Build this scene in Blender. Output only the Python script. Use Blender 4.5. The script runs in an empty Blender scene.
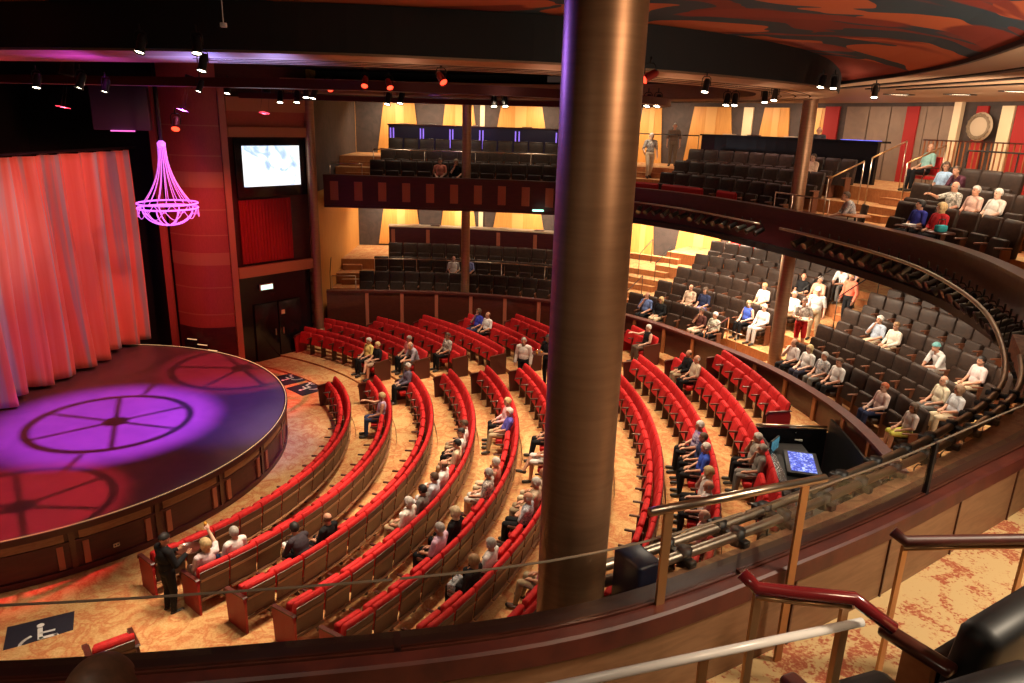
import bpy, bmesh, math, random
import numpy as np
from mathutils import Vector, Matrix
random.seed(7)
R_ = math.radians
SC = bpy.context.scene
COL = SC.collection
PI = math.pi

# ------------------------------------------------------------------ camera geometry (metres; main floor at z = 0)
F = 729.33; CX, CY = 512.0, 341.5; H = 8.7804
_dn = np.array([438.5 - CX, -(2743.6 - CY), -F]); _dn /= np.linalg.norm(_dn)
_up = -_dn
_fw = np.array([0, 0, -1.0]); _fw -= _fw.dot(_up) * _up; _fw /= np.linalg.norm(_fw)
_rt = np.cross(_fw, _up)
RM = np.array([_rt, _fw, _up])
def at_z(x, y, z):
    d = RM @ np.array([x - CX, -(y - CY), -F]); t = (z - H) / d[2]
    return np.array([d[0] * t, d[1] * t, z])
def at_y(x, y, Y):
    d = RM @ np.array([x - CX, -(y - CY), -F]); t = Y / d[1]
    return np.array([d[0] * t, Y, H + d[2] * t])
def to_px(P):
    c = RM.T @ np.array([P[0], P[1], P[2] - H])
    if c[2] > -.05: return (-999., -999.)
    return (CX + F * c[0] / -c[2], CY - F * c[1] / -c[2])
cam = bpy.data.cameras.new('camera'); cam.sensor_width = 36; cam.lens = 36 * F / 1024
cam.clip_start = .05; cam.clip_end = 200
co = bpy.data.objects.new('camera', cam); COL.objects.link(co)
mw = Matrix.Identity(4)
for i in range(3):
    for j in range(3): mw[i][j] = RM[i][j]
mw.translation = (0, 0, H); co.matrix_world = mw; SC.camera = co

# ------------------------------------------------------------------ materials
MATS = {}
def mat(name, col, rough=.5, metal=0., spec=.5, emit=None, es=0., coat=0., var=None):
    if name in MATS: return MATS[name]
    m = bpy.data.materials.new(name); m.use_nodes = True; nt = m.node_tree
    b = nt.nodes['Principled BSDF']
    b.inputs['Base Color'].default_value = (*col, 1); b.inputs['Roughness'].default_value = rough
    b.inputs['Metallic'].default_value = metal; b.inputs['Specular IOR Level'].default_value = spec
    if coat: b.inputs['Coat Weight'].default_value = coat; b.inputs['Coat Roughness'].default_value = .08
    if emit: b.inputs['Emission Color'].default_value = (*emit, 1); b.inputs['Emission Strength'].default_value = es
    if var:   # (second colour, scale, stretch xyz, distortion)
        c2, sc, st, ds = var
        tc = nt.nodes.new('ShaderNodeTexCoord'); mp = nt.nodes.new('ShaderNodeMapping'); mp.inputs['Scale'].default_value = st
        nz = nt.nodes.new('ShaderNodeTexNoise'); nz.inputs['Scale'].default_value = sc; nz.inputs['Distortion'].default_value = ds; nz.inputs['Detail'].default_value = 4
        rp = nt.nodes.new('ShaderNodeValToRGB'); rp.color_ramp.elements[0].position = .35; rp.color_ramp.elements[1].position = .65
        rp.color_ramp.elements[0].color = (*col, 1); rp.color_ramp.elements[1].color = (*c2, 1)
        L = nt.links.new
        L(tc.outputs['Object'], mp.inputs['Vector']); L(mp.outputs['Vector'], nz.inputs['Vector']); L(nz.outputs['Fac'], rp.inputs['Fac']); L(rp.outputs['Color'], b.inputs['Base Color'])
    MATS[name] = m; return m
M_red = mat('red_velvet', (.60, .008, .010), .75, var=((.44, .005, .007), 14, (1, 1, 1), .3))
M_redd = mat('red_end_panel', (.36, .010, .012), .5)
M_darkend = mat('dark_end_panel', (.075, .014, .010), .4)
M_wood = mat('mahogany', (.085, .022, .012), .32, var=((.055, .013, .008), 6, (1, 1, 8), 1.), coat=.3)
M_woodred = mat('red_mahogany', (.10, .018, .011), .48, var=((.062, .011, .008), 7, (1, 1, 1), .3))
M_tan = mat('tan_veneer', (.30, .15, .075), .4, var=((.22, .10, .05), 5, (1, 1, 6), .8))
M_orange = mat('orange_wood', (.45, .17, .06), .4, var=((.33, .11, .035), 6, (6, 1, 1), .8))
M_brown = mat('brown_leather', (.046, .025, .016), .5, spec=.3, var=((.028, .016, .012), 9, (1, 1, 1), .2))
M_brownb = mat('dark_seat_shell', (.02, .012, .010), .5)
M_black = mat('black_paint', (.008, .008, .009), .5)
M_blackg = mat('black_gloss', (.008, .008, .010), .2)
M_steel = mat('brushed_steel', (.62, .50, .38), .28, 1.)
M_bronze = mat('bronze_cladding', (.40, .235, .145), .46, .75, var=((.34, .20, .12), 3, (1, 1, 12), .2))
M_bronzepost = mat('bronze_post', (.50, .27, .12), .35, .8)
M_handrail = mat('red_handrail', (.20, .016, .018), .2, coat=.5)
M_pipe = mat('pipe_steel', (.36, .31, .25), .36, 1.)
M_white = mat('white_paint', (.8, .8, .8), .5)
M_amber = mat('amber_panel', (.80, .40, .10), .5, var=((.70, .33, .08), 3, (8, 8, .5), .3))
M_ambers = mat('amber_panel_seam', (.86, .50, .16), .5)
M_cream = mat('cream_post', (.82, .66, .42), .5)
M_greyw = mat('grey_wall_fabric', (.085, .060, .052), .8, var=((.06, .045, .04), 3, (1, 1, 1), 1.))
M_beigew = mat('beige_wall_fabric', (.27, .185, .13), .7, var=((.22, .15, .11), 2, (1, 1, 1), 1.))
M_redw = mat('red_wall_fabric', (.36, .012, .010), .7)
M_maroon = mat('maroon_panel', (.075, .012, .014), .4, var=((.055, .008, .012), 3, (1, 1, 6), .5))
M_fluted = mat('fluted_copper', (.42, .13, .075), .4)
M_redpanel = mat('red_lit_panel', (.42, .10, .065), .45, var=((.34, .075, .05), 30, (3, 3, .3), .3))  # wood panel with the red stage light put into its colour
M_frame = mat('tan_stained_frame', (.46, .21, .10), .45)
M_navy = mat('navy_mat', (.012, .012, .030), .8)
M_glow = mat('lamp_lens', (1, .9, .7), .3, emit=(1, .86, .62), es=22)
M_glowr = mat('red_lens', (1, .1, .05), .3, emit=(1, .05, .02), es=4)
M_beigec = mat('beige_ceiling', (.42, .28, .18), .6)
M_blackc = mat('black_ceiling', (.006, .006, .007), .7)

def nodes(name):
    m = bpy.data.materials.new(name); m.use_nodes = True
    return m, m.node_tree, m.node_tree.nodes['Principled BSDF'], m.node_tree.links.new
def ramp(nt, stops, interp='LINEAR'):
    r = nt.nodes.new('ShaderNodeValToRGB'); r.color_ramp.interpolation = interp
    e = r.color_ramp.elements
    while len(e) < len(stops): e.new(.5)
    for k, (p, c) in enumerate(stops): e[k].position = p; e[k].color = (*c, 1)
    return r
def noise(nt, sc, vec=None, det=3, dist=0.):
    n = nt.nodes.new('ShaderNodeTexNoise'); n.inputs['Scale'].default_value = sc; n.inputs['Detail'].default_value = det; n.inputs['Distortion'].default_value = dist
    if vec: nt.links.new(vec, n.inputs['Vector'])
    return n
# mottled carpet
M_carpet, nt, b, L = nodes('mottled_carpet')
tc = nt.nodes.new('ShaderNodeTexCoord')
n1 = noise(nt, 2.2, tc.outputs['Object'], 4, 1.6); n2 = noise(nt, 26, tc.outputs['Object'], 2, .5)
r1 = ramp(nt, [(.36, (.66, .43, .19)), (.48, (.62, .35, .14)), (.56, (.54, .20, .075)), (.66, (.64, .40, .17))])
r2 = ramp(nt, [(.40, (1, 1, 1)), (.62, (.78, .66, .55))])
mx = nt.nodes.new('ShaderNodeMix'); mx.data_type = 'RGBA'; mx.blend_type = 'MULTIPLY'; mx.inputs[0].default_value = .75
L(n1.outputs['Fac'], r1.inputs['Fac']); L(n2.outputs['Fac'], r2.inputs['Fac']); L(r1.outputs['Color'], mx.inputs[6]); L(r2.outputs['Color'], mx.inputs[7]); L(mx.outputs[2], b.inputs['Base Color'])
b.inputs['Roughness'].default_value = .9
# patterned carpet of the upper balcony: red sprays on pale gold
M_carpet2, nt, b, L = nodes('spray_carpet')
tc = nt.nodes.new('ShaderNodeTexCoord')
n1 = noise(nt, 3.0, tc.outputs['Object'], 4, 1.5); n2 = noise(nt, 46, tc.outputs['Object'], 3, .6)
r1 = ramp(nt, [(.36, (1, 1, 1)), (.60, (.45, .45, .45))])
ad = nt.nodes.new('ShaderNodeMath'); ad.operation = 'MULTIPLY'
r2 = ramp(nt, [(.215, (.44, .11, .05)), (.265, (.60, .30, .13)), (.315, (.68, .47, .22))])
L(n1.outputs['Fac'], r1.inputs['Fac']); L(r1.outputs['Color'], ad.inputs[0]); L(n2.outputs['Fac'], ad.inputs[1]); L(ad.outputs[0], r2.inputs['Fac']); L(r2.outputs['Color'], b.inputs['Base Color'])
b.inputs['Roughness'].default_value = .9
# glossy dark stage boards
M_stage, nt, b, L = nodes('stage_boards')
tc = nt.nodes.new('ShaderNodeTexCoord'); n1 = noise(nt, 1.3, tc.outputs['Object'], 5, .8)
r1 = ramp(nt, [(.3, (.13, .085, .095)), (.7, (.17, .11, .12))]); L(n1.outputs['Fac'], r1.inputs['Fac']); L(r1.outputs['Color'], b.inputs['Base Color'])
b.inputs['Roughness'].default_value = .38
# curtain cloth: red wash and grey reflected streaks put into the colour
M_curtain, nt, b, L = nodes('light_streaked_cloth')
tc = nt.nodes.new('ShaderNodeTexCoord'); mp = nt.nodes.new('ShaderNodeMapping'); mp.inputs['Scale'].default_value = (0, 1, .015)
L(tc.outputs['Object'], mp.inputs['Vector']); n1 = noise(nt, 3.4, mp.outputs['Vector'], 4, .0)
r1 = ramp(nt, [(.37, (.50, .55, .58)), (.43, (.82, .33, .25)), (.52, (.80, .22, .15)), (.60, (.82, .28, .20)), (.66, (.40, .40, .42))]); L(n1.outputs['Fac'], r1.inputs['Fac']); L(r1.outputs['Color'], b.inputs['Base Color'])
b.inputs['Roughness'].default_value = .6; b.inputs['Sheen Weight'].default_value = .3
# painted ceiling: leaf-like orange, red and slate patches
M_paint, nt, b, L = nodes('painted_ceiling')
tc = nt.nodes.new('ShaderNodeTexCoord'); mp = nt.nodes.new('ShaderNodeMapping'); mp.inputs['Rotation'].default_value = (0, 0, .9); mp.inputs['Scale'].default_value = (.42, .55, 1)
L(tc.outputs['Object'], mp.inputs['Vector'])
n0 = noise(nt, .55, mp.outputs['Vector'], 2, 2.2)
n1 = noise(nt, .9, mp.outputs['Vector'], 2, 1.0)
vm = nt.nodes.new('ShaderNodeVectorMath'); vm.operation = 'MULTIPLY_ADD'; vm.inputs[1].default_value = (.9, .9, .9)
L(n1.outputs['Color'], vm.inputs[0]); L(mp.outputs['Vector'], vm.inputs[2])
vo = nt.nodes.new('ShaderNodeTexVoronoi'); vo.inputs['Scale'].default_value = .95; vo.feature = 'SMOOTH_F1'; vo.inputs['Smoothness'].default_value = .25
L(vm.outputs[0], vo.inputs['Vector'])
rp = ramp(nt, [(0., (.50, .11, .035)), (.40, (.022, .05, .07)), (.60, (.19, .026, .016)), (.74, (.50, .10, .03))], 'CONSTANT')
rz = ramp(nt, [(0., (.20, .024, .014)), (.47, (.24, .03, .016))])
mxp = nt.nodes.new('ShaderNodeMix'); mxp.data_type = 'RGBA'
rs = ramp(nt, [(.44, (0, 0, 0)), (.47, (1, 1, 1))])
L(n0.outputs['Fac'], rs.inputs['Fac']); L(vo.outputs['Distance'], rp.inputs['Fac']); L(vo.outputs['Distance'], rz.inputs['Fac'])
L(rs.outputs['Color'], mxp.inputs[0]); L(rz.outputs['Color'], mxp.inputs[6]); L(rp.outputs['Color'], mxp.inputs[7]); L(mxp.outputs[2], b.inputs['Base Color'])
b.inputs['Roughness'].default_value = .8
# glass
M_glass, nt, b, L = nodes('clear_glass')
nt.nodes.remove(b); tr = nt.nodes.new('ShaderNodeBsdfTransparent'); tr.inputs[0].default_value = (.94, .94, .93, 1); gl = nt.nodes.new('ShaderNodeBsdfGlossy'); gl.inputs['Roughness'].default_value = .04
fr = nt.nodes.new('ShaderNodeFresnel'); fr.inputs[0].default_value = 1.45; ms = nt.nodes.new('ShaderNodeMixShader')
ge = nt.nodes.new('ShaderNodeNewGeometry'); mu = nt.nodes.new('ShaderNodeMath'); mu.operation = 'MULTIPLY_ADD'; mu.inputs[1].default_value = -1; mu.inputs[2].default_value = 1; L(ge.outputs['Backfacing'], mu.inputs[0]); m2 = nt.nodes.new('ShaderNodeMath'); m2.operation = 'MULTIPLY'; L(fr.outputs[0], m2.inputs[0]); L(mu.outputs[0], m2.inputs[1])
L(m2.outputs[0], ms.inputs[0]); L(tr.outputs[0], ms.inputs[1]); L(gl.outputs[0], ms.inputs[2]); L(ms.outputs[0], nt.nodes['Material Output'].inputs[0])
def screen_mat(name, stops, sc, st):
    m, nt, b, L = nodes(name); tc = nt.nodes.new('ShaderNodeTexCoord'); n = noise(nt, sc, tc.outputs['Object'], 4, 1.5)
    r = ramp(nt, stops); L(n.outputs['Fac'], r.inputs['Fac']); L(r.outputs['Color'], b.inputs['Emission Color']); b.inputs['Emission Strength'].default_value = st
    b.inputs['Base Color'].default_value = (.01, .01, .01, 1); return m
M_screen = screen_mat('bright_projection', [(.30, (.20, .30, .95)), (.41, (.50, .66, 1)), (.50, (1, 1, 1))], 1.2, 1.3)
M_console = screen_mat('blue_display', [(.42, (.02, .05, .5)), (.52, (.08, .16, .9)), (.62, (.6, .7, 1))], 9, 1.1)
M_mon = screen_mat('teal_display', [(.4, (.03, .12, .16)), (.6, (.10, .32, .40))], 6, .8)
M_neon = mat('violet_tube', (.9, .5, 1), .4, emit=(.58, .13, 1.), es=1.5)
M_beads = mat('violet_beads', (.9, .5, 1), .4, emit=(.62, .17, 1.), es=.62)
M_violet = mat('violet_strip', (.4, .3, 1), .4, emit=(.30, .16, 1.), es=.9)
M_exit = mat('green_sign_light', (.5, 1, .8), .4, emit=(.45, 1, .75), es=2.2)
M_bead = mat('gold_lights', (1, .7, .3), .4, emit=(1, .66, .30), es=.9)

# ------------------------------------------------------------------ mesh helpers
class MB:
    """collects geometry, then links it as ONE mesh object"""
    def __init__(s): s.v = []; s.f = []; s.m = []; s.sm = []
    def add(s, vs, fs, mi=0, smooth=False):
        o = len(s.v); s.v += [tuple(v) for v in vs]; s.f += [tuple(i + o for i in f) for f in fs]
        s.m += [mi] * len(fs); s.sm += [smooth] * len(fs); return s
    def box(s, c, sz, rz=0, mi=0, rx=0, bev=0, ry=0):
        bm = bmesh.new(); bmesh.ops.create_cube(bm, size=1)
        bmesh.ops.scale(bm, vec=sz, verts=bm.verts)
        if bev: bmesh.ops.bevel(bm, geom=bm.edges[:], offset=bev, segments=2, affect='EDGES', profile=.5)
        T = Matrix.Translation(c) @ Matrix.Rotation(rz, 4, 'Z') @ Matrix.Rotation(ry, 4, 'Y') @ Matrix.Rotation(rx, 4, 'X')
        bm.verts.index_update()
        s.add([T @ v.co for v in bm.verts], [[v.index for v in f.verts] for f in bm.faces], mi, bool(bev)); bm.free(); return s
    def prism(s, poly, z0, z1, mi=0):
        n = len(poly)
        s.add([(p[0], p[1], z0) for p in poly] + [(p[0], p[1], z1) for p in poly],
              [list(range(n))[::-1], list(range(n, 2 * n))] + [[i, (i + 1) % n, n + (i + 1) % n, n + i] for i in range(n)], mi); return s
    def extr(s, prof, x0, x1, mi=0, smooth=False):
        """profile in (y, z) extruded along x"""
        n = len(prof)
        s.add([(x0, p[0], p[1]) for p in prof] + [(x1, p[0], p[1]) for p in prof],
              [list(range(n)), list(range(n, 2 * n))[::-1]] + [[i, n + i, n + (i + 1) % n, (i + 1) % n] for i in range(n)], mi, smooth); return s
    def tube(s, pts, r, n=10, mi=0, closed=False, cap=True):
        P = [Vector(p) for p in pts]; k = len(P); rs = r if isinstance(r, (list, tuple)) else [r] * k
        T = []
        for i in range(k):
            a = P[i - 1] if (i or closed) else P[0]; c = P[(i + 1) % k] if (i < k - 1 or closed) else P[-1]
            t = (c - a); T.append(t.normalized() if t.length > 1e-9 else Vector((0, 0, 1)))
        u = T[0].orthogonal().normalized(); vs = []
        for i in range(k):
            u = (u - T[i] * u.dot(T[i])); u = u.normalized() if u.length > 1e-6 else T[i].orthogonal().normalized(); w = T[i].cross(u)
            vs += [P[i] + (u * math.cos(a) + w * math.sin(a)) * rs[i] for a in [2 * PI * j / n for j in range(n)]]
        fs = []
        for i in range(k if closed else k - 1):
            a, c = i * n, ((i + 1) % k) * n
            fs += [[a + j, a + (j + 1) % n, c + (j + 1) % n, c + j] for j in range(n)]
        if cap and not closed: fs += [list(range(n))[::-1], [(k - 1) * n + j for j in range(n)]]
        s.add(vs, fs, mi, True); return s
    def lathe(s, prof, c=(0, 0, 0), n=24, mi=0, a0=0, a1=2 * PI, smooth=True, mis=None):
        full = abs(a1 - a0 - 2 * PI) < 1e-6; m = n if full else n + 1; k = len(prof)
        vs = [(c[0] + r * math.cos(a0 + (a1 - a0) * i / n), c[1] + r * math.sin(a0 + (a1 - a0) * i / n), c[2] + z) for i in range(m) for r, z in prof]
        for j in range(k - 1):
            s_f = [[i * k + j, ((i + 1) % m) * k + j, ((i + 1) % m) * k + j + 1, i * k + j + 1] for i in range(n)]
            if j == 0: o = len(s.v); s.v += [tuple(v) for v in vs]
            s.f += [tuple(x + o for x in f) for f in s_f]; s.m += [mis[j] if mis else mi] * n; s.sm += [smooth] * n
        return s
    def ell(s, c, r, n=12, mi=0, rot=None):
        vs = [(0, 0, 1)]; h = max(4, n // 2)
        for i in range(1, h):
            t = PI * i / h; vs += [(math.sin(t) * math.cos(2 * PI * j / n), math.sin(t) * math.sin(2 * PI * j / n), math.cos(t)) for j in range(n)]
        vs.append((0, 0, -1)); fs = [[0, 1 + j, 1 + (j + 1) % n] for j in range(n)]
        for i in range(h - 2): a = 1 + i * n; fs += [[a + j, a + n + j, a + n + (j + 1) % n, a + (j + 1) % n] for j in range(n)]
        a = 1 + (h - 2) * n; fs += [[a + j, len(vs) - 1, a + (j + 1) % n] for j in range(n)]
        q = rot or Matrix.Identity(3)
        s.add([Vector(c) + q @ Vector((v[0] * r[0], v[1] * r[1], v[2] * r[2])) for v in vs], fs, mi, True); return s
    def mesh(s, name, mats):
        me = bpy.data.meshes.new(name); me.from_pydata(s.v, [], s.f)
        for m in (mats if isinstance(mats, (list, tuple)) else [mats]): me.materials.append(m)
        me.polygons.foreach_set('material_index', s.m); me.polygons.foreach_set('use_smooth', s.sm)
        bm = bmesh.new(); bm.from_mesh(me); bmesh.ops.recalc_face_normals(bm, faces=bm.faces); bm.to_mesh(me); bm.free()
        me.update(); return me
    def build(s, name, mats, parent=None, loc=None, rz=0):
        return link(name, s.mesh(name, mats), parent, loc, rz)
def link(name, me, parent=None, loc=None, rz=0):
    o = bpy.data.objects.new(name, me); COL.objects.link(o)
    if parent: o.parent = parent
    if loc is not None: o.location = loc
    if rz: o.rotation_euler = (0, 0, rz)
    return o
def tag(o, label, cat, group=None):
    o['label'] = label; o['category'] = cat
    if group: o['group'] = group
    return o
def thing(name, label, cat, loc=(0, 0, 0), rz=0, group=None):
    o = bpy.data.objects.new(name, None); COL.objects.link(o); o.location = loc; o.rotation_euler = (0, 0, rz); o.empty_display_size = .1
    return tag(o, label, cat, group)
def struct(mb, name, mats):
    o = mb.build(name, mats); o['kind'] = 'structure'; return o
_trim = [0]
def trim(mb, mats):
    _trim[0] += 1; return struct(mb, 'trim_%d' % _trim[0], mats)
ORD = 'zeroth first second third fourth fifth sixth seventh eighth ninth tenth eleventh twelfth thirteenth fourteenth fifteenth sixteenth seventeenth eighteenth nineteenth twentieth twenty-first twenty-second twenty-third twenty-fourth twenty-fifth twenty-sixth twenty-seventh twenty-eighth twenty-ninth thirtieth thirty-first thirty-second'.split()

# ------------------------------------------------------------------ plan curves of the two balcony fronts
LPC = [(-7.3,27.75),(-6.8,27.85),(-4.5,28.05),(-2.5,28.02),(-.5,27.75),(1.4,27.2),(2.9,26.4),(4.15,25.3),(5.06,24.2),(5.8,23.0),(6.5,21.8),(7.1,20.6),(7.5,19.6),(7.85,18.25),(8.08,16.7),(8.1,15.2),(7.95,13.7),(7.5,12.),(6.5,9.6),(5.2,7.4)]
UPC = [(-7.3,28.),(-6.,28.05),(-3,28.05),(-.5,28),(1.4,27.7),(3.,27.0),(4.4,26.1),(5.96,24.1),(7.1,21.6),(8.0,19.2),(8.5,17.1),(8.72,15.5),(8.66,13.8),(8.1,11.4),(7.2,9.3),(5.8,7.0),(4.15,5.45),(2.99,4.62),(2.18,4.04),(1.55,3.65),(1.02,3.34),(.56,3.06),(.17,2.91),(-.46,2.76),(-1.3,2.62),(-2.1,2.5),(-4,2.4),(-6,2.5)]
class Curve:
    def __init__(s, C):
        C = np.array(C, float); C = np.vstack([2*C[0]-C[1], C, 2*C[-1]-C[-2]]); out = []
        for i in range(1, len(C) - 2):
            p0, p1, p2, p3 = C[i-1:i+3]
            for t in np.arange(40) / 40: out.append(.5*((2*p1)+(-p0+p2)*t+(2*p0-5*p1+4*p2-p3)*t*t+(-p0+3*p1-3*p2+p3)*t**3))
        out.append(C[-2]); out = np.array(out); q = np.r_[0, np.cumsum(np.hypot(*np.diff(out, axis=0).T))]
        s.S = np.arange(0, q[-1], .1); P = np.c_[np.interp(s.S, q, out[:,0]), np.interp(s.S, q, out[:,1])]
        for _ in range(30): P[1:-1] = .25*P[:-2]+.5*P[1:-1]+.25*P[2:]
        T = np.gradient(P, axis=0); T /= np.hypot(*T.T)[:,None]; s.P = P; s.N = np.c_[-T[:,1], T[:,0]]; s.end = s.S[-1]
    def at(s, u, d):
        i = min(max(u / .1, 0), len(s.S) - 1.001); a = int(i); f = i - a
        N = s.N[a]*(1-f)+s.N[a+1]*f; N = N / np.hypot(*N)
        return s.P[a]*(1-f)+s.P[a+1]*f + N*d, N
    def sd(s, p):
        D = np.hypot(*(s.P - np.array(p[:2])).T); i = D.argmin(); return float(s.S[i]), float((np.array(p[:2])-s.P[i]) @ s.N[i])
    def length_at(s, s0, s1, d):
        pts = np.array([s.at(u, d)[0] for u in np.arange(s0, s1 + .01, .1)]); return np.r_[0, np.cumsum(np.hypot(*np.diff(pts, axis=0).T))]
LP, UP = Curve(LPC), Curve(UPC)
def sweep(mb, C, s0, s1, prof, mis, step=.4, closed=False, caps=True):
    n = max(2, int(round((s1 - s0) / step)) + 1); k = len(prof); vs = []
    for i in range(n):
        for d, z in prof:
            P, _ = C.at(s0 + (s1 - s0) * i / (n - 1), d); vs.append((P[0], P[1], z))
    o = len(mb.v); mb.v += vs
    for j in range(k if closed else k - 1):
        j2 = (j + 1) % k
        for i in range(n - 1):
            mb.f.append((o+i*k+j, o+(i+1)*k+j, o+(i+1)*k+j2, o+i*k+j2)); mb.m.append(mis[j] if isinstance(mis, (list, tuple)) else mis); mb.sm.append(False)
    if closed and caps:
        for q in (0, (n - 1) * k): mb.f.append(tuple(o + q + j for j in range(k))); mb.m.append(mis[0] if isinstance(mis, (list, tuple)) else mis); mb.sm.append(False)
    return mb
def sbox(mb, C, s, d, z0, z1, w, t, mi=0):
    """upright box on a curve: w along the curve, t across it"""
    P, N = C.at(s, d); return mb.box((P[0], P[1], (z0 + z1) / 2), (w, t, z1 - z0), math.atan2(N[1], N[0]) - PI / 2, mi)

# ------------------------------------------------------------------ main floor, stage
O = np.array([-12.4727, 17.297]); RS = 6.43; ZS = 1.05
fl = lambda k: .0389 * (k - 1) + .0088 * (k - 1) ** 2     # floor height under red row k
rr = lambda k: 8.139 + 1.1333 * (k - 1)                   # radius of the seat backs of row k
prof = [(0, -.001)]; mis = []
for k in range(1, 12):
    prof += [(rr(k) + .16, fl(k)), (rr(k) + .165, fl(k + 1))]; mis += [0, 1]
prof.append((30, fl(12))); mis.append(0)
mf = MB().lathe(prof, (O[0], O[1], 0), 56, 0, R_(-1.0), R_(150), False, mis)
mf.lathe(prof[:20], (O[0], O[1], 0), 40, 0, R_(-110), R_(-1.0), False, mis[:19])
mf.lathe([(rr(10) + .38, fl(11)), (30, fl(11))], (O[0], O[1], 0), 30, 0, R_(-110), R_(-27), False)
struct(mf, 'floor', [M_carpet, M_orange])
# stage
st = thing('stage', 'round glossy stage with mahogany front lit violet and red', 'stage', (O[0], O[1], 0))
a0, a1 = R_(-100), R_(95)
m = MB(); n = 90
ang = [a0 + (a1 - a0) * i / n for i in range(n + 1)]
edge = [(RS * math.cos(a), RS * math.sin(a)) for a in ang]
edge = [(-4.5, -6.33)] + edge + [(-1.2, 6.6), (-4.5, 7.4)]
m.prism(edge, ZS - .04, ZS, 0); m.build('stage_deck', M_stage, st)
m = MB().lathe([(RS - .06, 0), (RS - .06, ZS - .04)], (0, 0, 0), n, 0, a0, a1, False)
m.lathe([(RS - .06, .005), (RS - .01, .005), (RS - .01, .13), (RS - .06, .13)], (0, 0, 0), n, 0, a0, a1, False)
m.lathe([(RS - .06, .93), (RS + .03, .93), (RS + .03, ZS + .012), (RS - .05, ZS + .012)], (0, 0, 0), n, 0, a0, a1, False)
m.lathe([(RS - .06, .66), (RS - .02, .66), (RS - .02, .72), (RS - .06, .72)], (0, 0, 0), n, 0, a0, a1, False)
m.build('stage_front', M_maroon, st)
m = MB()
for i in range(0, 700):
    a = a0 + (a1 - a0) * i / 699
    m.box(((RS - .005) * math.cos(a), (RS - .005) * math.sin(a), ZS + .022), (.012, .012, .012), a)
o = m.build('edge_light', M_bead, st); o['kind'] = 'stuff'
step = 1.62 / RS; k = 0; a = R_(-94)
while a < R_(80):
    x, y = (RS - .045) * math.cos(a), (RS - .045) * math.sin(a)
    MB().box((0, 0, 0), (.03, .10, .88)).build('front_rib', M_wood, st, (RS * .9945 * math.cos(a), RS * .9945 * math.sin(a), .50), a)
    for s_ in (-.11, .11):
        b_ = a + s_ * 1.55 / RS * 1.3
        m = MB().box((0, 0, 0), (.05, .11, .50))
        for q in (-.03, 0, .03): m.box((.027, q, 0), (.006, .008, .50))
        m.build('copper_strip', M_fluted, st, ((RS - .035) * math.cos(b_), (RS - .035) * math.sin(b_), .41), b_)
    b_ = a + step / 2
    MB().lathe([(RS - .055, .735), (RS - .03, .735), (RS - .03, .92), (RS - .055, .92)], (0, 0, 0), 10, 0, a + .02, a + step - .02, False).build('tan_band', M_tan, st)
    a += step
for a in (-63, -44):
    a = R_(a); o = MB().box((0, 0, 0), (.02, .12, .08), bev=.006).box((.012, -.025, 0), (.006, .03, .03), 0, 1).box((.012, .025, 0), (.006, .03, .03), 0, 1).build('socket_plate', [M_cream, M_black], st, ((RS - .03) * math.cos(a), (RS - .03) * math.sin(a), .33), a)
# steps at the back of the stage, with lit nosings and a rail
t = thing('stage_steps', 'short black steps with lit yellow nosings beside the curved red panel', 'steps', (-11.3, 24.55, 0))
m = MB()
for i in range(3): m.box((.2 + .38 * i, .12 - .1 * i, .16 * (2 - i) + .2), (.38, 1.0, .16 * (3 - i) * 2 + .3), R_(-14))
m.build('treads', M_black, t)
m = MB()
for i in range(3): m.box((.2 + .38 * i, -.4 - .1 * i, .16 * (3 - i) + .70), (.38, .02, .02), R_(-14))
m.build('nosing', M_bead, t)
MB().tube([(.0, .5, 1.0), (0, .5, 1.9), (1.3, .2, 1.1), (1.3, .2, .3)], .02).build('handrail', M_black, t)

# curtain: folded cloth along the proscenium, hem draping
def curtain(label, y0, y1, X0, X1, ztop):
    nf = 420; vs = []; fs = []; rows = 26
    rnd = random.Random(3); ph = [rnd.uniform(0, 6.28) for _ in range(6)]
    for r in range(rows + 1):
        f = r / rows
        for i in range(nf + 1):
            u = i / nf; y = y0 + (y1 - y0) * u
            amp = .13 + .10 * f
            w = math.sin(u * 92 + ph[0] + .8 * math.sin(u * 9 + ph[1])) * amp + math.sin(u * 41 + ph[2] + f * .8) * .09 * (0.3 + f) + math.sin(u * 17 + ph[3] - f * 1.2) * .10 * f
            w += (abs(math.sin(u * 70 + ph[5] + math.sin(u * 23))) ** .5 - .6) * .10 + math.sin(u * 171 + f) * .025
            hem = .05 + .10 * abs(math.sin(u * 13 + ph[4])) + .06 * math.sin(u * 31)
            z = ztop + (ZS + max(.02, hem) - ztop) * f
            flare = .35 * f * (u - .5) * 0
            vs.append((X0 + (X1 - X0) * u + w, y + flare + math.sin(u * 60 + f * 2) * .04 * f, z))
    W = nf + 1; no = len(vs)
    vs += [(v[0] - .025, v[1], v[2]) for v in vs]
    for r in range(rows):
        for i in range(nf):
            a = r * W + i; fs.append([a, a + 1, a + W + 1, a + W]); b = a + no; fs.append([b, b + W, b + W + 1, b + 1])
    for i in range(nf): a = i; fs.append([a, a + no, a + 1 + no, a + 1]); a = rows * W + i; fs.append([a, a + 1, a + 1 + no, a + no])
    for r in range(rows):
        for i in (0, nf): a = r * W + i; fs.append([a, a + W, a + W + no, a + no])
    return tag(MB().add(vs, fs, 0, True).build('stage_curtain', M_curtain), label, 'curtain')
curtain('tall coral curtain with silver light streaks hanging across the back of the stage', 13.2, 24.75, -13.85, -12.75, 7.47)
tag(MB().tube([(-13.75, 13.1, 7.55), (-12.70, 24.9, 7.55)], .04).build('curtain_rod', M_black), 'black batten carrying the coral stage curtain', 'rod')
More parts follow.
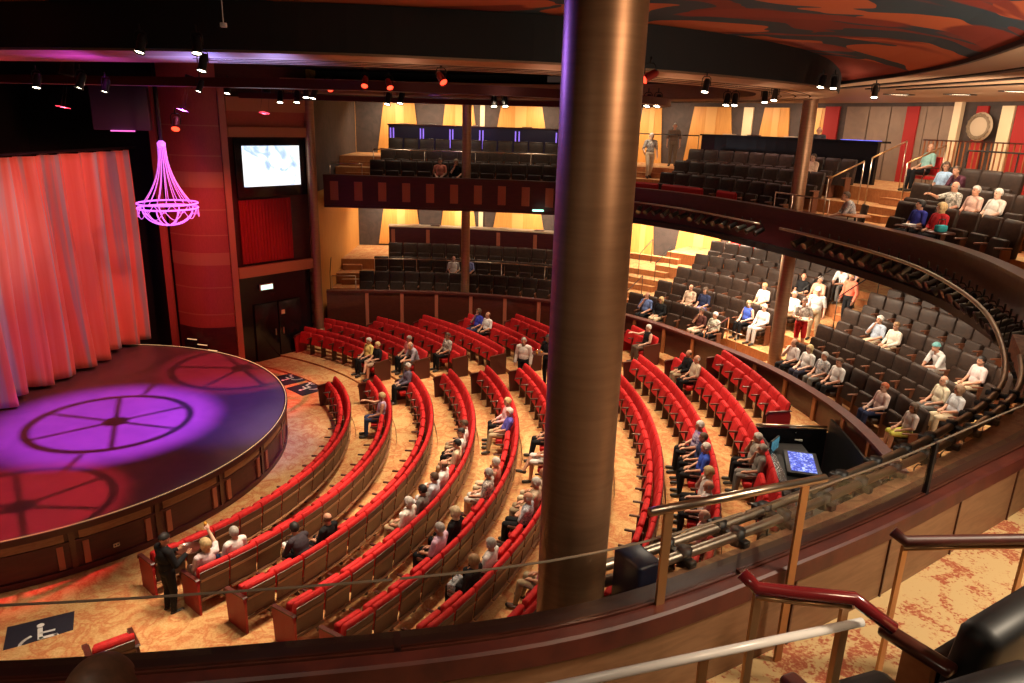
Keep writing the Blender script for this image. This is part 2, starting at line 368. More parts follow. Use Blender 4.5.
# black box behind and beside the curtain
m = MB(); m.box((-16.6, 20, 5.2), (.2, 22, 10.5)); struct(m, 'wall_stage', M_blackc)
m = MB(); m.box((-14.35, 25.85, 5.2), (4.6, .2, 10.5), R_(10)); struct(m, 'wall_wing', M_blackc)
# proscenium: curved red panel, frame, screen wall
tgt = []
def arc_panel(p0, p1, bulge, n=14):
    p0, p1 = np.array(p0), np.array(p1); d = p1 - p0; nn = np.array([d[1], -d[0]]) / np.hypot(*d)
    return [tuple(p0 + d * t + nn * bulge * math.sin(PI * t)) for t in [i / n for i in range(n + 1)]]
arc = arc_panel((-11.75, 24.75), (-9.72, 24.60), .34)
def wall_strip(mb, pts, z0, z1, th, mi=0):
    n = len(pts); q = []
    for i in range(n):
        a, c = np.array(pts[max(i - 1, 0)]), np.array(pts[min(i + 1, n - 1)]); d = (c - a) / np.hypot(*(c - a)); q.append((pts[i][0] - d[1] * th, pts[i][1] + d[0] * th))
    return mb.prism(list(pts) + q[::-1], z0, z1, mi)
m = MB(); wall_strip(m, arc, 0, 10.6, .12); struct(m, 'wall_proscenium', M_redpanel)
for z in (2.0, 2.95, 4.75, 5.6, 7.35, 8.3):
    off = [(x, y - .012) for x, y in arc]; m = MB(); wall_strip(m, off, z, z + .035, .02); trim(m, M_frame)
for z, h in ((3.75, .42), (6.35, .50)):
    off = [(x, y - .02) for x, y in arc]; m = MB(); wall_strip(m, off, z, z + h, .03); trim(m, M_frame)
off = [(x, y - .02) for x, y in arc]; m = MB(); wall_strip(m, off, 0.0, 1.55, .03); trim(m, M_maroon)
m = MB().box((-11.95, 24.72, 4.85), (.20, .16, 9.7)); trim(m, M_redpanel)
m = MB().box((-9.60, 24.62, 4.85), (.20, .20, 9.7), R_(25)); trim(m, M_frame)
W0 = np.array([-9.55, 24.66]); WD = np.array([.65, .76]); WD /= np.hypot(*WD); WN = np.array([WD[1], -WD[0]]); WA = math.atan2(WD[1], WD[0])
def wall_pt(t, off=0.): p = W0 + WD * t + WN * off; return p
def wbox(t0, t1, z0, z1, off, th, name_mats, bev=0):
    p = wall_pt((t0 + t1) / 2, off); return MB().box((p[0], p[1], (z0 + z1) / 2), (t1 - t0, th, z1 - z0), WA, bev=bev), name_mats
# the screen wall runs from the curved panel to the slim post
m = MB(); p = wall_pt(1.6, -.35); m.box((p[0], p[1], 7.0), (3.5, .12, 7.2), WA); struct(m, 'wall_screen', M_maroon)
for a in ((0.05, 3.35, 3.25, 3.62, .0, .16), (.05, 3.35, 7.98, 8.30, .0, .14), (.05, 3.35, 8.8, 9.25, .0, .14), (3.05, 3.3, 0, 9.6, .0, .16)):
    m, mm = wbox(*a, M_frame); trim(m, mm)
m, mm = wbox(.1, 3.1, 8.3, 8.8, -.12, .1, M_redpanel); trim(m, mm)
# doorway
door = MB(); p = wall_pt(1.55, -.25); door.box((p[0], p[1], 1.63), (3.0, .10, 3.25), WA); door = struct(door, 'wall_doorway', M_blackg)
for i, t0 in enumerate((.62, 1.58)):
    m = MB(); p = wall_pt(t0 + .46, -.15); m.box((p[0], p[1], 1.1), (.92, .06, 2.15), WA, bev=.01); o = struct(m, 'door_%d' % (i + 1), M_blackg)
    p2 = wall_pt(t0 + (.78 if i == 0 else .14), -.09); h = MB().box((p2[0], p2[1], 1.05), (.05, .03, .25), WA, bev=.01); h.build('door_handle', M_steel, o)
m = MB(); p = wall_pt(1.75, -.11); m.box((p[0], p[1], 1.75), (.14, .02, .16), WA); tag(m.build('wall_switch', M_cream), 'small pale switch plate beside the dark double door', 'switch')
t = thing('exit_sign', 'lit green exit sign above the dark double door', 'sign', (*wall_pt(1.15, -.12), 2.78), WA)
MB().box((0, 0, 0), (.52, .06, .22), bev=.01).build('sign_box', M_white, t); MB().box((0, -.034, 0), (.46, .01, .16)).build('sign_face', M_exit, t)
# screen
t = thing('projection_screen', 'bright blue-white screen in a black frame above the maroon drape', 'screen', (*wall_pt(1.70, -.10), 6.96), WA)
fr_ = MB().box((0, .06, 0), (2.75, .10, 2.0), bev=.02).build('frame', M_blackg, t); MB().box((-.02, 0, 0.05), (2.2, .03, 1.36), R_(0)).build('display', M_screen, fr_)
m = MB(); pts = []
n = 80
for i in range(n + 1): pts.append((-1.25 + 2.0 * i / n, math.sin(i * 1.3) * .03))
q = [(x, y + .03) for x, y in pts]
m.prism(pts + q[::-1], -1.1, 1.1); tag(m.build('wall_drape', M_redw, None, (*wall_pt(1.62, -.18), 4.78), WA), 'maroon pleated drape hanging below the bright screen', 'drape')
# slim columns
def column(x, y, r, z0, z1, label, m=None):
    t = thing('column', label, 'column', (x, y, z0)); t['kind'] = 'thing'
    MB().lathe([(r, 0.0), (r, z1 - z0)], n=40).build('shaft', m or M_bronze, t)
    MB().lathe([(r + .035, 0), (r + .035, .16), (r + .005, .18)], n=40).build('base_collar', M_bronze, t)
    return t
column(-7.45, 27.05, .17, fl(8), 9.6, 'slim bronze column beside the screen wall and dark double door')
column(-1.95, 28.62, .17, 1.52, 9.6, 'slim bronze column among the seats of the far balconies')
pc = at_z(775, 352, 2.1); column(8.15, 21.55, .20, 1.0, 9.6, 'bronze column rising past the waiter on the lower balcony steps')
column(.37, 3.50, .186, 0., 10.06, 'thick bronze column standing outside the wooden balcony ledge', mat('thick_column_bronze', (.34, .185, .10), .42, .7, var=((.29, .155, .085), 3, (1, 1, 12), .2)))
m = MB()
# ------------------------------------------------------------------ lower balcony
LJ = lambda j: 1.52 + .43 * j
def tiers(C, s0, s1, z0, dz, nrow, dend, zb):
    prof = [(.21, zb), (.21, z0)]; mis = [1]
    for j in range(nrow):
        prof += [(1.5 + .98 * j, z0 + dz * j), (1.5 + .98 * j + .01, z0 + dz * (j + 1))]; mis += [0, 1]
    prof.append((dend, z0 + dz * nrow)); mis.append(0)
    return sweep(MB(), C, s0, s1, prof, mis)
struct(tiers(LP, 0, 10.8, 1.52, .43, 3, 7.3, 0), 'floor_lower_far', [M_carpet, M_orange])
struct(tiers(LP, 10.8, LP.end - .5, 1.52, .43, 5, 8.2, 0), 'floor_lower_side', [M_carpet, M_orange])
m = sweep(MB(), LP, 0, 29.5, [(0, 0), (0, 2.12), (-.05, 2.12), (-.05, 2.2), (.2, 2.2), (.2, 2.12), (.12, 2.12), (.12, 0)], 0, .3, True)
struct(m, 'wall_lower_parapet', M_wood)
m = sweep(MB(), LP, 0, 29.5, [(-.07, 2.13), (-.07, 2.205), (.21, 2.205), (.21, 2.13)], 0, .3, True); trim(m, M_woodred)
s = 1.55
while s < 29:
    m = MB(); sbox(m, LP, s, -.02, .3, 2.12, .13, .06); trim(m, M_fluted if s < 10 else M_orange); s += 1.37
# ------------------------------------------------------------------ upper balcony
UJ = lambda j: 5.95 + .40 * j
struct(tiers(UP, 0, 10.6, 5.95, .40, 3, 7.3, 5.8), 'floor_upper_far', [M_carpet, M_orange])
struct(tiers(UP, 10.6, 28.6, 5.95, .40, 3, 7.6, 5.8), 'floor_upper_side', [M_carpet, M_orange])
m = sweep(MB(), UP, 28.6, UP.end - .1, [(-.05, 6.0), (-.05, 6.06), (7.6, 6.06)], 0); struct(m, 'floor_upper_near', M_carpet2)
m = sweep(MB(), UP, 0, 30, [(.3, 5.40), (7.6, 5.40), (7.6, 5.75), (.3, 5.75)], 0, .4, True); struct(m, 'ceiling_lower', M_beigec)
m = sweep(MB(), UP, 0, 11.2, [(0, 5.45), (0, 6.60), (.22, 6.60), (.22, 5.45)], 0, .3, True); struct(m, 'wall_upper_parapet', M_maroon)
m = sweep(MB(), UP, 0, 11.2, [(-.03, 6.54), (-.03, 6.62), (.26, 6.62), (.26, 6.54)], 0, .3, True); trim(m, M_wood)
m = sweep(MB(), UP, 0, 11.2, [(-.03, 5.40), (-.03, 5.5), (.26, 5.5), (.26, 5.40)], 0, .3, True); trim(m, M_maroon)
for i in range(11):
    m = MB(); s = .4 + .907 * i
    sbox(m, UP, s, -.012, 5.68, 6.38, .30, .05)
    for q in (-.1, -.05, 0, .05, .1):
        P, N = UP.at(s + q, -.042); m.box((P[0], P[1], 6.03), (.022, .02, .70), math.atan2(N[1], N[0]) - PI / 2)
    trim(m, M_fluted)
# side part of the parapet: plain top band over a lighting trough
m = sweep(MB(), UP, 11.2, 32.5, [(0, 6.36), (0, 6.60), (.22, 6.60), (.22, 5.45), (.12, 5.45), (.12, 6.36)], 0, .3, True); struct(m, 'wall_upper_parapet_side', M_maroon)
m = sweep(MB(), UP, 11.2, 32.5, [(-.05, 5.38), (-.05, 5.55), (.26, 5.55), (.26, 5.38)], 0, .3, True); trim(m, M_black)
m = sweep(MB(), UP, 11.2, 32.5, [(-.04, 6.56), (-.04, 6.62), (.26, 6.62), (.26, 6.56)], 0, .3, True); trim(m, M_wood)
# near part: dark ledge, wooden sill, outer shelf, glass
m = sweep(MB(), UP, 32.5, UP.end - .1, [(.05, 5.4), (.05, 6.6), (.21, 6.6), (.21, 6.50), (.235, 6.50), (.235, 5.4)], [0, 0, 0, 1, 1, 0], .15, True); struct(m, 'wall_near_parapet', [mat('dark_ledge', (.030, .012, .010), .35), mat('near_wall_veneer', (.24, .12, .06), .45, var=((.18, .085, .04), 4, (1, 1, 6), .8))])
m = sweep(MB(), UP, 32.5, UP.end - .1, [(.20, 6.49), (.20, 6.612), (.262, 6.612), (.274, 6.60), (.274, 6.50), (.265, 6.49)], 0, .15, True); trim(m, M_woodred)
m = sweep(MB(), UP, 30.0, UP.end - .1, [(-.46, 5.9), (-.46, 6.16), (.05, 6.18), (.05, 5.9)], 0, .2, True); trim(m, mat('marbled_shelf', (.36, .19, .10), .6, var=((.20, .085, .045), 7, (1, 1, 1), 1.6)))
s = 33.4
while s < 39.0:
    m = MB(); sbox(m, UP, s, .240, 6.06, 6.49, .012, .012); trim(m, M_wood); s += .85
t = thing('glass_balustrade', 'low clear glass screen standing along the wooden balcony ledge', 'balustrade', (0, 0, 0))
for a, b_ in ((33.2, 35.72), (35.75, 37.2), (37.23, 38.9), (38.93, 40.6), (40.63, 42.6), (42.63, 45.5)):
    sweep(MB(), UP, a, b_, [(.175, 6.62), (.175, 6.955), (.185, 6.955), (.185, 6.62)], 0, .2, True).build('glass_pane', M_glass, t)
    m = sweep(MB(), UP, a, b_, [(.165, 6.603), (.165, 6.62), (.195, 6.62), (.195, 6.603)], 0, .2, True); m.build('glass_channel', M_wood, t)
    sweep(MB(), UP, a, b_, [(.1745, 6.955), (.1745, 6.960), (.1855, 6.960), (.1855, 6.955)], 0, .2, True).build('glass_edge', mat('glass_edge_tint', (.30, .24, .18), .2, .3), t)
for s in (35.735, 37.215): m = MB(); sbox(m, UP, s, .18, 6.605, 6.96, .03, .03); m.build('glass_post', M_black, t)
# lighting pipes round the upper balcony front
def cpath(C, s0, s1, d, z, step=.3): n = int((s1 - s0) / step) + 1; return [(*C.at(s0 + (s1 - s0) * i / n, d)[0], z) for i in range(n + 1)]
tag(MB().tube(cpath(UP, 11.0, 18.3, -.62, 6.2), .028).build('lighting_pipe', M_pipe), 'thin steel lighting pipe below the middle balcony front', 'pipe')
tag(MB().tube(cpath(UP, 19.2, 39.6, -.66, 6.2), .036).build('lighting_pipe', M_pipe), 'long curved steel pipe, outermost around the balcony front', 'pipe')
tag(MB().tube(cpath(UP, 31.5, 39.6, -.505, 6.22), .034).build('lighting_pipe', M_pipe), 'inner steel pipe with black clamps between the glass and the outer pipe', 'pipe')
tag(MB().box((*UP.at(39.15, -.30)[0], 6.30), (.16, .24, .42), .5, bev=.02).build('speaker_box', mat('navy_case', (.012, .014, .035), .4)), 'dark blue box standing outside the glass beside the thick column', 'speaker')

# small lamps on bars
def lamp(loc, aim, label, group=None, sc=1., lens=None, body=None):
    t = thing('stage_lamp', label, 'stage lamp', loc, 0, group)
    q = Vector(aim).to_track_quat('-Z', 'Y'); e = q.to_euler()
    h = MB().lathe([(.001, .16 * sc), (.06 * sc, .16 * sc), (.075 * sc, .1 * sc), (.075 * sc, -.10 * sc), (.095 * sc, -.16 * sc), (.088 * sc, -.16 * sc), (.07 * sc, -.1 * sc)], n=14).build('housing', body or M_black, t); h.rotation_euler = e
    l = MB().lathe([(.001, -.125 * sc), (.083 * sc, -.135 * sc)], n=14).build('lens', lens or M_glow, h)
    y = MB().tube([(-.1 * sc, 0, 0), (-.1 * sc, 0, .16 * sc), (-.06 * sc, 0, .21 * sc), (.06 * sc, 0, .21 * sc), (.1 * sc, 0, .16 * sc), (.1 * sc, 0, 0)], .01 * sc, 6); y.tube([(0, 0, .2 * sc), (0, 0, .32 * sc)], .015 * sc, 6); y.build('yoke', M_black, t)
    return t
M_lensoff = mat('dark_lens', (.25, .27, .25), .15, .6)
M_lampgrey = mat('grey_lamp_body', (.10, .11, .10), .35, .7)
rnd = random.Random(11)
for i in range(16):
    s = 11.9 + i * .40; P, N = UP.at(s, -.28); lamp((P[0], P[1], 5.92), (-N[0] + rnd.uniform(-.5, .5), -N[1] + rnd.uniform(-.5, .5), -.5), 'dark stage lamp, %s along the trough under the middle balcony front' % ORD[i + 1], 'lamps under the far balcony front', 1.0, M_lensoff, M_lampgrey if i % 3 else M_black)
for i in range(34):
    s = 19.6 + i * .38; P, N = UP.at(s, -.30); lamp((P[0], P[1], 5.90), (-N[0] + rnd.uniform(-.4, .4), -N[1] + rnd.uniform(-.4, .4), -.5), 'dark stage lamp, %s from the column along the curved balcony front' % (ORD + ['thirty-third', 'thirty-fourth'])[i + 1], 'lamps under the curved balcony front', 1.15, M_lensoff, M_lampgrey if i % 2 else M_black)
for i in range(9):
    s = 33.6 + i * .52; P, N = UP.at(s, -.30); P = UP.at(s, -.52)[0]; tag_ = 'near black lamp, %s hanging along the inner pipe outside the glass' % ORD[i + 1]
    if s < 39: lamp((P[0], P[1], 6.0), (-N[0] + rnd.uniform(-.5, .5), -N[1], -.45), tag_, 'lamps on the inner pipe', .55, M_lensoff, M_black)
for i in range(12):
    s = 33.3 + i * .48; P, N = UP.at(s, -.585); m = MB(); m.box((0, 0, 0), (.06, .34, .05), bev=.01); m.tube([(0, -.08, -.055), (0, -.08, .055)], .05, 8); m.tube([(0, .08, -.035), (0, .08, .075)], .05, 8)
    tag(m.build('pipe_clamp', M_black, None, (P[0], P[1], 6.19), math.atan2(N[1], N[0]) - PI / 2), 'black clamp, %s along the two steel pipes outside the glass' % ORD[i + 1], 'clamp', 'clamps on the steel pipes')

# ------------------------------------------------------------------ back walls with amber panels, stripes
m = sweep(MB(), UP, -0, 30.5, [(7.0, .5), (7.0, 9.8), (7.15, 9.8), (7.15, .5)], 0, .3, True); struct(m, 'wall_back', M_greyw)
def flat_on(C, d, pts, th, mats):
    """pts: (s, z) corners; a thin slab following the wall"""
    m = MB(); n = 8; s_top = (pts[0][0], pts[1][0]); s_bot = (pts[3][0], pts[2][0]); z1, z0 = pts[0][1], pts[2][1]; vs = []
    for (a, c, z) in ((*s_top, z1), (*s_bot, z0)):
        for dd in (d, d + th):
            for i in range(n + 1): P, N = C.at(a + (c - a) * i / n, dd); vs.append((P[0], P[1], z))
    k = n + 1; fs = []
    for i in range(n): fs += [[i, i+1, 2*k+i+1, 2*k+i], [k+i, 3*k+i, 3*k+i+1, k+i+1], [i, k+i, k+i+1, i+1], [2*k+i, 2*k+i+1, 3*k+i+1, 3*k+i]]
    fs += [[0, 2*k, 3*k, k], [n, k+n, 3*k+n, 2*k+n]]
    m.add(vs, fs); return trim(m, mats)
for c in (1.87, 4.52, 6.85, 9.15, 11.6 - 1.45, 11.62, 12.87, 13.95):
    w = .62 if c < 9.5 else .30
    if abs(c - 9.15) < .01: continue
    for z0, z1 in ((6.9, 9.55), (2.9, 5.4)):
        flat_on(UP, 6.93, [(c - w, z1), (c + w, z1), (c + w * 1.5, z0), (c - w * 1.5, z0)], .06, M_amber)
        flat_on(UP, 6.91, [(c - w * .28, z1), (c + w * .28, z1), (c + w * .28, z0), (c - w * .28, z0)], .03, M_ambers)
for c in (5.55, 12.25): flat_on(UP, 6.9, [(c - .09, 9.55), (c + .09, 9.55), (c + .09, 3), (c - .09, 3)], .08, M_cream)
flat_on(UP, 6.90, [(14.5, 9.6), (30, 9.6), (30, 3), (14.5, 3)], .07, M_beigew) if False else None
s = 14.62
while s < 17.4:
    flat_on(UP, 6.93, [(s, 9.6), (s + .50, 9.6), (s + .50, 6.5), (s, 6.5)], .05, M_beigew); s += .53
flat_on(UP, 6.90, [(14.12, 9.6), (14.46, 9.6), (14.46, 6.5), (14.12, 6.5)], .07, M_redw); flat_on(UP, 6.88, [(16.12, 9.6), (16.5, 9.6), (16.5, 6.5), (16.12, 6.5)], .07, M_redw)
flat_on(UP, 6.88, [(18.35, 9.6), (18.65, 9.6), (18.65, 6.5), (18.35, 6.5)], .07, M_redw); flat_on(UP, 6.88, [(19.35, 9.6), (20.2, 9.6), (20.2, 6.5), (19.35, 6.5)], .07, M_redw)
flat_on(UP, 6.80, [(17.72, 9.75), (17.95, 9.75), (17.95, 6.8), (17.72, 6.8)], .16, M_cream)
flat_on(UP, 6.88, [(19.0, 9.6), (19.3, 9.6), (19.3, 6.5), (19.0, 6.5)], .07, M_cream)
# woven disc on the wall
P, N = UP.at(18.62, 6.72); t = thing('wall_ornament', 'round pale woven ornament hung on the striped wall', 'wall ornament', (P[0], P[1], 9.0), math.atan2(N[1], N[0]) - PI / 2)
M_weave = mat('pale_weave', (.46, .36, .25), .7)
m = MB().ell((0, 0, 0), (.42, .07, .42), 28); m.build('disc', M_weave, t)
m = MB()
for i in range(16):
    a = PI * i / 16 * 2; m.tube([(.40 * math.cos(a + u * 2.1) * (1 - abs(u) * .25), -.075 + .02 * abs(u), .40 * math.sin(a + u * 2.1) * (1 - abs(u) * .25)) for u in (-1, -.6, -.2, .2, .6, 1)], .013, 5)
m.build('woven_strand', mat('dark_weave', (.22, .16, .10), .7), t)
# side wall by the far-left stairs
m = MB().box((-7.58, 31.3, 5.2), (.14, 7.4, 10.2)); struct(m, 'wall_side', M_amber)
m = MB().box((-7.50, 31.3, 7.9), (.03, 7.0, 3.8)); trim(m, M_greyw)
# bar counters behind the seats
def counter(C, s0, s1, d, zf, label, front, strips=None, top=M_wood, gl=None):
    P, N = C.at((s0 + s1) / 2, d); t = thing('bar_counter', label, 'counter', (0, 0, 0))
    sweep(MB(), C, s0, s1, [(d, zf - .25), (d, zf + 1.02), (d + .12, zf + 1.02), (d + .12, zf - .25)], 0, .3, True).build('front_panel', front, t)
    sweep(MB(), C, s0 - .03, s1 + .03, [(d - .06, zf + 1.02), (d - .06, zf + 1.08), (d + .5, zf + 1.08), (d + .5, zf + 1.02)], 0, .3, True).build('counter_top', top, t)
    s = s0 + .15
    while strips and s < s1:
        for q in ((-.06, .06) if strips is M_violet else (0,)):
            m = MB(); sbox(m, C, s + q, d - .012, zf + .15, zf + .92, .05 if strips is M_violet else .16, .03); m.build('front_strip', strips, t)
        s += 1.25
    return t
M_pale = mat('pale_countertop', (.75, .62, .45), .25)
counter(LP, 2.05, 9.9, 4.5, 3.06, 'bar counter with lit top behind the far lower balcony seats', M_maroon, M_fluted, M_pale)
counter(UP, 1.75, 9.9, 4.5, 7.4, 'dark bar counter with violet strips behind the far upper balcony seats', mat('violet_black_front', (.02, .012, .05), .4), M_violet, M_wood)
counter(UP, 11.95, 17.2, 4.5, 7.4, 'long black bar counter behind the middle upper balcony seats', M_blackg, None, M_blackg)
P, N = UP.at(16.6, 4.46); 
sweep(MB(), UP, 15.9, 17.15, [(4.42, 8.485), (4.42, 8.495), (4.7, 8.495), (4.7, 8.485)], 0, .2, True).build('light_strip', mat('blue_strip', (.1, .2, 1), .4, emit=(.08, .12, 1), es=1.6), bpy.data.objects['bar_counter.002'])
# menus on the counters
for C, z, ss, w in ((LP, 4.16, (3.0, 3.7, 6.1, 7.3), 'far lower'), (UP, 8.50, (2.4, 3.5, 5.3, 7.2), 'far upper'), (UP, 8.50, (12.5, 13.2, 14.3), 'black middle')):
    for i, s in enumerate(ss):
        P, N = C.at(s, 4.75); tag(MB().box((0, 0, 0), (.42, .3, .03), bev=.008).build('menu_tray', M_wood if i % 2 else M_pale, None, (P[0], P[1], z), math.atan2(N[1], N[0]) - PI / 2), 'flat tray, %s along the %s counter top' % (ORD[i + 1], w), 'tray', 'trays on the %s counter' % w)

# ------------------------------------------------------------------ ceilings and the bronze ring
ZR = 9.5
ring_o = [(-16, 13.6), (-12, 12.2), (-9.4, 11.35), (-7.2, 10.7), (-5.2, 10.15), (-3.3, 9.85), (-2.0, 9.85), (-.9, 10.05), (.54, 10.35), (1.9, 10.95), (3.4, 12.0), (4.9, 13.35), (6.0, 14.8), (6.9, 16.7), (7.3, 18.6), (7.2, 20.6), (6.4, 22.8), (5.0, 24.8), (3.0, 26.6), (.5, 27.6), (-3, 28.2), (-9, 28.3)]
class Loop(Curve): pass
RC = Loop(ring_o)
SG = 1
m = sweep(MB(), RC, 0, RC.end - .1, [(0, 10.1), (0, 9.53), (SG * .03, 9.53), (SG * .03, 10.1)], 0, .3, True); struct(m, 'ceiling_ring_fascia', M_blackc)
# (outward normal of this path points inside the loop or outside depending on travel: test)
Pm, Nm = RC.at(RC.end * .25, 0); SG = 1 if Nm[1] > 0 else -1
m = sweep(MB(), RC, 0, RC.end - .1, [(SG * .03, 9.5), (SG * .25, 9.46), (SG * 1.5, 9.46), (SG * 1.7, 9.5), (SG * 1.7, 9.95), (SG * .03, 9.95)], 0, .3, True); struct(m, 'ceiling_ring', M_bronze)
for q in (.55, .85, 1.15):
    m = sweep(MB(), RC, 12, RC.end - .1, [(SG * q, 9.452), (SG * (q + .03), 9.452), (SG * (q + .03), 9.47), (SG * q, 9.47)], 0, .3, True); trim(m, M_blackg)
m = sweep(MB(), RC, 0, RC.end - .1, [(SG * 3.6, 9.2), (SG * 3.6, 9.36), (SG * 4.0, 9.36), (SG * 4.0, 9.2)], 0, .3, True); trim(m, mat('dark_red_truss', (.10, .02, .02), .35, .6))
m = MB().prism([(x, y) for x, y in ring_o] + [(-22, 28.3), (-22, 13)], 10.3, 10.4); struct(m, 'ceiling_stage', M_blackc)
m = MB().box((-5.5, 28.42, 10.05), (13, .08, .8)); struct(m, 'ceiling_bulkhead', M_blackc)
bei = [(4.2, 5.0), (4.7, 6.6), (5.5, 8.8), (6.2, 11.0), (6.6, 13.2), (6.75, 15.2), (6.8, 17), (6.9, 19), (6.4, 23), (5, 25), (3, 26.9), (.5, 27.9), (-9, 28.4), (-9, 37), (18, 37), (18, -1), (3.0, -1), (3.4, 2.6)]
m = MB().prism(bei, 9.72, 9.95); struct(m, 'ceiling', M_beigec)
BC = Loop([(3.0, -2.0), (3.2, 1.0), (3.9, 4.0), (4.7, 6.6), (5.5, 8.8), (6.2, 11.0), (6.6, 13.2), (6.75, 15.2), (6.9, 18.)])
SB = -1
m = sweep(MB(), BC, 0, BC.end - .1, [(-.02, 9.705), (-.02, 9.76), (.05, 9.76), (.05, 9.705)], 0, .3, True); trim(m, M_black)
# painted ceiling: a shallow dome that rises away from the edge of the beige ceiling
ds = [0, .25, .6, 1.1, 1.8, 2.7, 4, 7, 12, 20]
m = sweep(MB(), BC, 0, BC.end - .1, [(d, 9.75 + .36 * (1 - math.exp(-d / .9))) for d in ds] + [(d, 9.85 + .36 * (1 - math.exp(-d / .9))) for d in ds[::-1]], 0, .4, True); struct(m, 'ceiling_painted', M_paint)
for q in (1.6, 3.4, 5.4):
    pts = []
    for i in range(18):
        f = i / 17; P, N = BC.at(BC.end * f, SB * (q * (.35 + .9 * (1 - f)))); pts.append((P[0], P[1], 9.712))
    m = MB(); 
    for a, c in zip(pts, pts[1:]):
        d = Vector(c) - Vector(a); mid = (Vector(a) + Vector(c)) / 2; m.box(mid, (d.length + .02, .20, .03), math.atan2(d.y, d.x))
    trim(m, M_black)
def downlight(x, y, label, sz=(.75, .24), rz=0):
    t = thing('ceiling_light', label, 'ceiling light', (x, y, 9.70), rz, 'ceiling lights')
    MB().lathe([(1, 0), (1.12, 0), (1.12, .03), (1, .03)], n=24).build('rim', M_black, t).scale = (sz[0] / 2, sz[1] / 2, 1)
    MB().lathe([(.001, .008), (1, .008)], n=24).build('diffuser', mat('ceiling_glow', (1, .9, .7), .4, emit=(1, .82, .55), es=9), t).scale = (sz[0] / 2, sz[1] / 2, 1)
for i, (x, y) in enumerate(((899, 95), (960, 95), (1017, 92))):
    P = at_z(x, y, 9.70); downlight(P[0], P[1], 'oval ceiling light, %s along the beige ceiling from the bronze ring' % ORD[i + 1])

# ------------------------------------------------------------------ theatre seats
def rounded(bm_mb): return bm_mb
def seat_meshes(kind):
    cloth = M_red if kind == 'red' else M_brown
    shell = mat('seat_back_veneer', (.085, .030, .020), .4, var=((.06, .02, .014), 6, (1, 1, 6), .8)) if kind == 'red' else M_brownb
    armm = M_wood if kind == 'red' else mat('brown_armrest', (.17, .060, .030), .4)
    W = .288 if kind == 'red' else .292
    bp = [(.15, .43), (.135, .52), (.10, .66), (.075, .78), (.055, .88), (.03, .925), (-.005, .935), (-.035, .915), (-.045, .86), (-.02, .66), (.02, .43)]
    if kind == 'brown': bp = [(y, .43 + (z - .43) * 1.50) for y, z in bp]
    b = MB(); n = len(bp)
    xs = (-W, -W + .02, W - .02, W); q = (.93, 1, 1, .93)
    cy = sum(p[0] for p in bp) / n; cz = sum(p[1] for p in bp) / n
    vs = [(x, cy + (p[0] - cy) * (f - .12 * (f < 1)), cz + (p[1] - cz) * f) for x, f in zip(xs, q) for p in bp]
    fs = [list(range(n)), [3 * n + i for i in range(n)][::-1]]
    for j in range(3): fs += [[j*n+i, (j+1)*n+i, (j+1)*n+(i+1) % n, j*n+(i+1) % n] for i in range(n)]
    b.add(vs, fs, 0, True)
    d = {'backrest': b.mesh('backrest_' + kind, cloth)}
    p = MB().extr([(-.062, .845), (-.050, .85), (-.015, .62), (.03, .28), (.018, .28), (-.03, .62)], -W + .01, W - .01)
    p.box((0, -.047, .67), (2 * W - .02, .016, .045), 0, 1); p.box((0, -.005, .26), (2 * W - .02, .05, .02), 0, 1)
    d['back_panel'] = p.mesh('back_panel_' + kind, [shell, M_tan if kind == 'red' else M_brownb])
    c = MB().box((0, .345, .395), (.47, .40, .115), bev=.035); c.box((0, .34, .325), (.44, .36, .03)); d['down'] = c.mesh('seat_down_' + kind, cloth)
    c = MB().box((0, .262, .60), (.50, .105, .42), rx=R_(12), bev=.035); c.box((0, .320, .585), (.47, .02, .38), rx=R_(12)); d['up'] = c.mesh('seat_up_' + kind, cloth)
    a = MB().box((0, .345, .645), (.058, .37, .035), bev=.012); a.box((0, .275, .31), (.04, .2, .62)); a.box((0, .28, .012), (.06, .26, .024)); d['armrest'] = a.mesh('armrest_' + kind, armm)
    e = MB().extr([(-.06, 0), (.50, 0), (.54, .60), (.50, .66), (-.02, .72), (-.07, .60)], -.022, .022); e.extr([(-.08, .725), (-.05, .745), (.52, .69), (.57, .60), (.54, .585), (.50, .66)], -.038, .038, 1); d['end_panel'] = e.mesh('end_panel_' + kind, [M_redd, M_woodred]); d['end_dark'] = e.mesh('end_dark_' + kind, [M_darkend, M_wood])
    return d
SM = {k: seat_meshes(k) for k in ('red', 'brown')}
SEATS = []
class Seat: pass
def ledge_y(x): return np.interp(x, [0, 200, 400, 540, 620, 700, 780, 860, 1024], [655, 640, 625, 607, 590, 560, 531, 500, 418])
def soffit_y(x): return np.interp(x, [300, 560, 627, 770, 880, 960, 1000, 1030], [205, 208, 218, 246, 266, 296, 340, 395])
def words_ok(t): return t
def seen(P, zone):
    x, y = to_px((P[0], P[1], P[2] + (1.18 if zone in 'LU' else .93))); x2, y2 = to_px((P[0], P[1], P[2] + .4))
    if not (-14 < x < 1036): return False
    if zone in 'ABC' and y > ledge_y(x) + 6: return False
    if zone in 'ABC' and 735 < x and y > 505: return False
    if zone == 'L' and y2 < soffit_y(x): return False
    if zone == 'L' and x > 860 and y > 455 - (x - 860) * .5: return False
    return True
def add_row(kind, zone, row, pts, labels, group):
    n = len(pts); out = []
    for i, (P, rz) in enumerate(pts):
        s = Seat(); s.kind, s.zone, s.row, s.i, s.P, s.rz, s.lab, s.grp, s.used, s.end = kind, zone, row, i, P, rz, labels(i), group, False, (i == 0, i == n - 1)
        s.vis = seen(P, zone); SEATS.append(s); out.append(s)
    return out
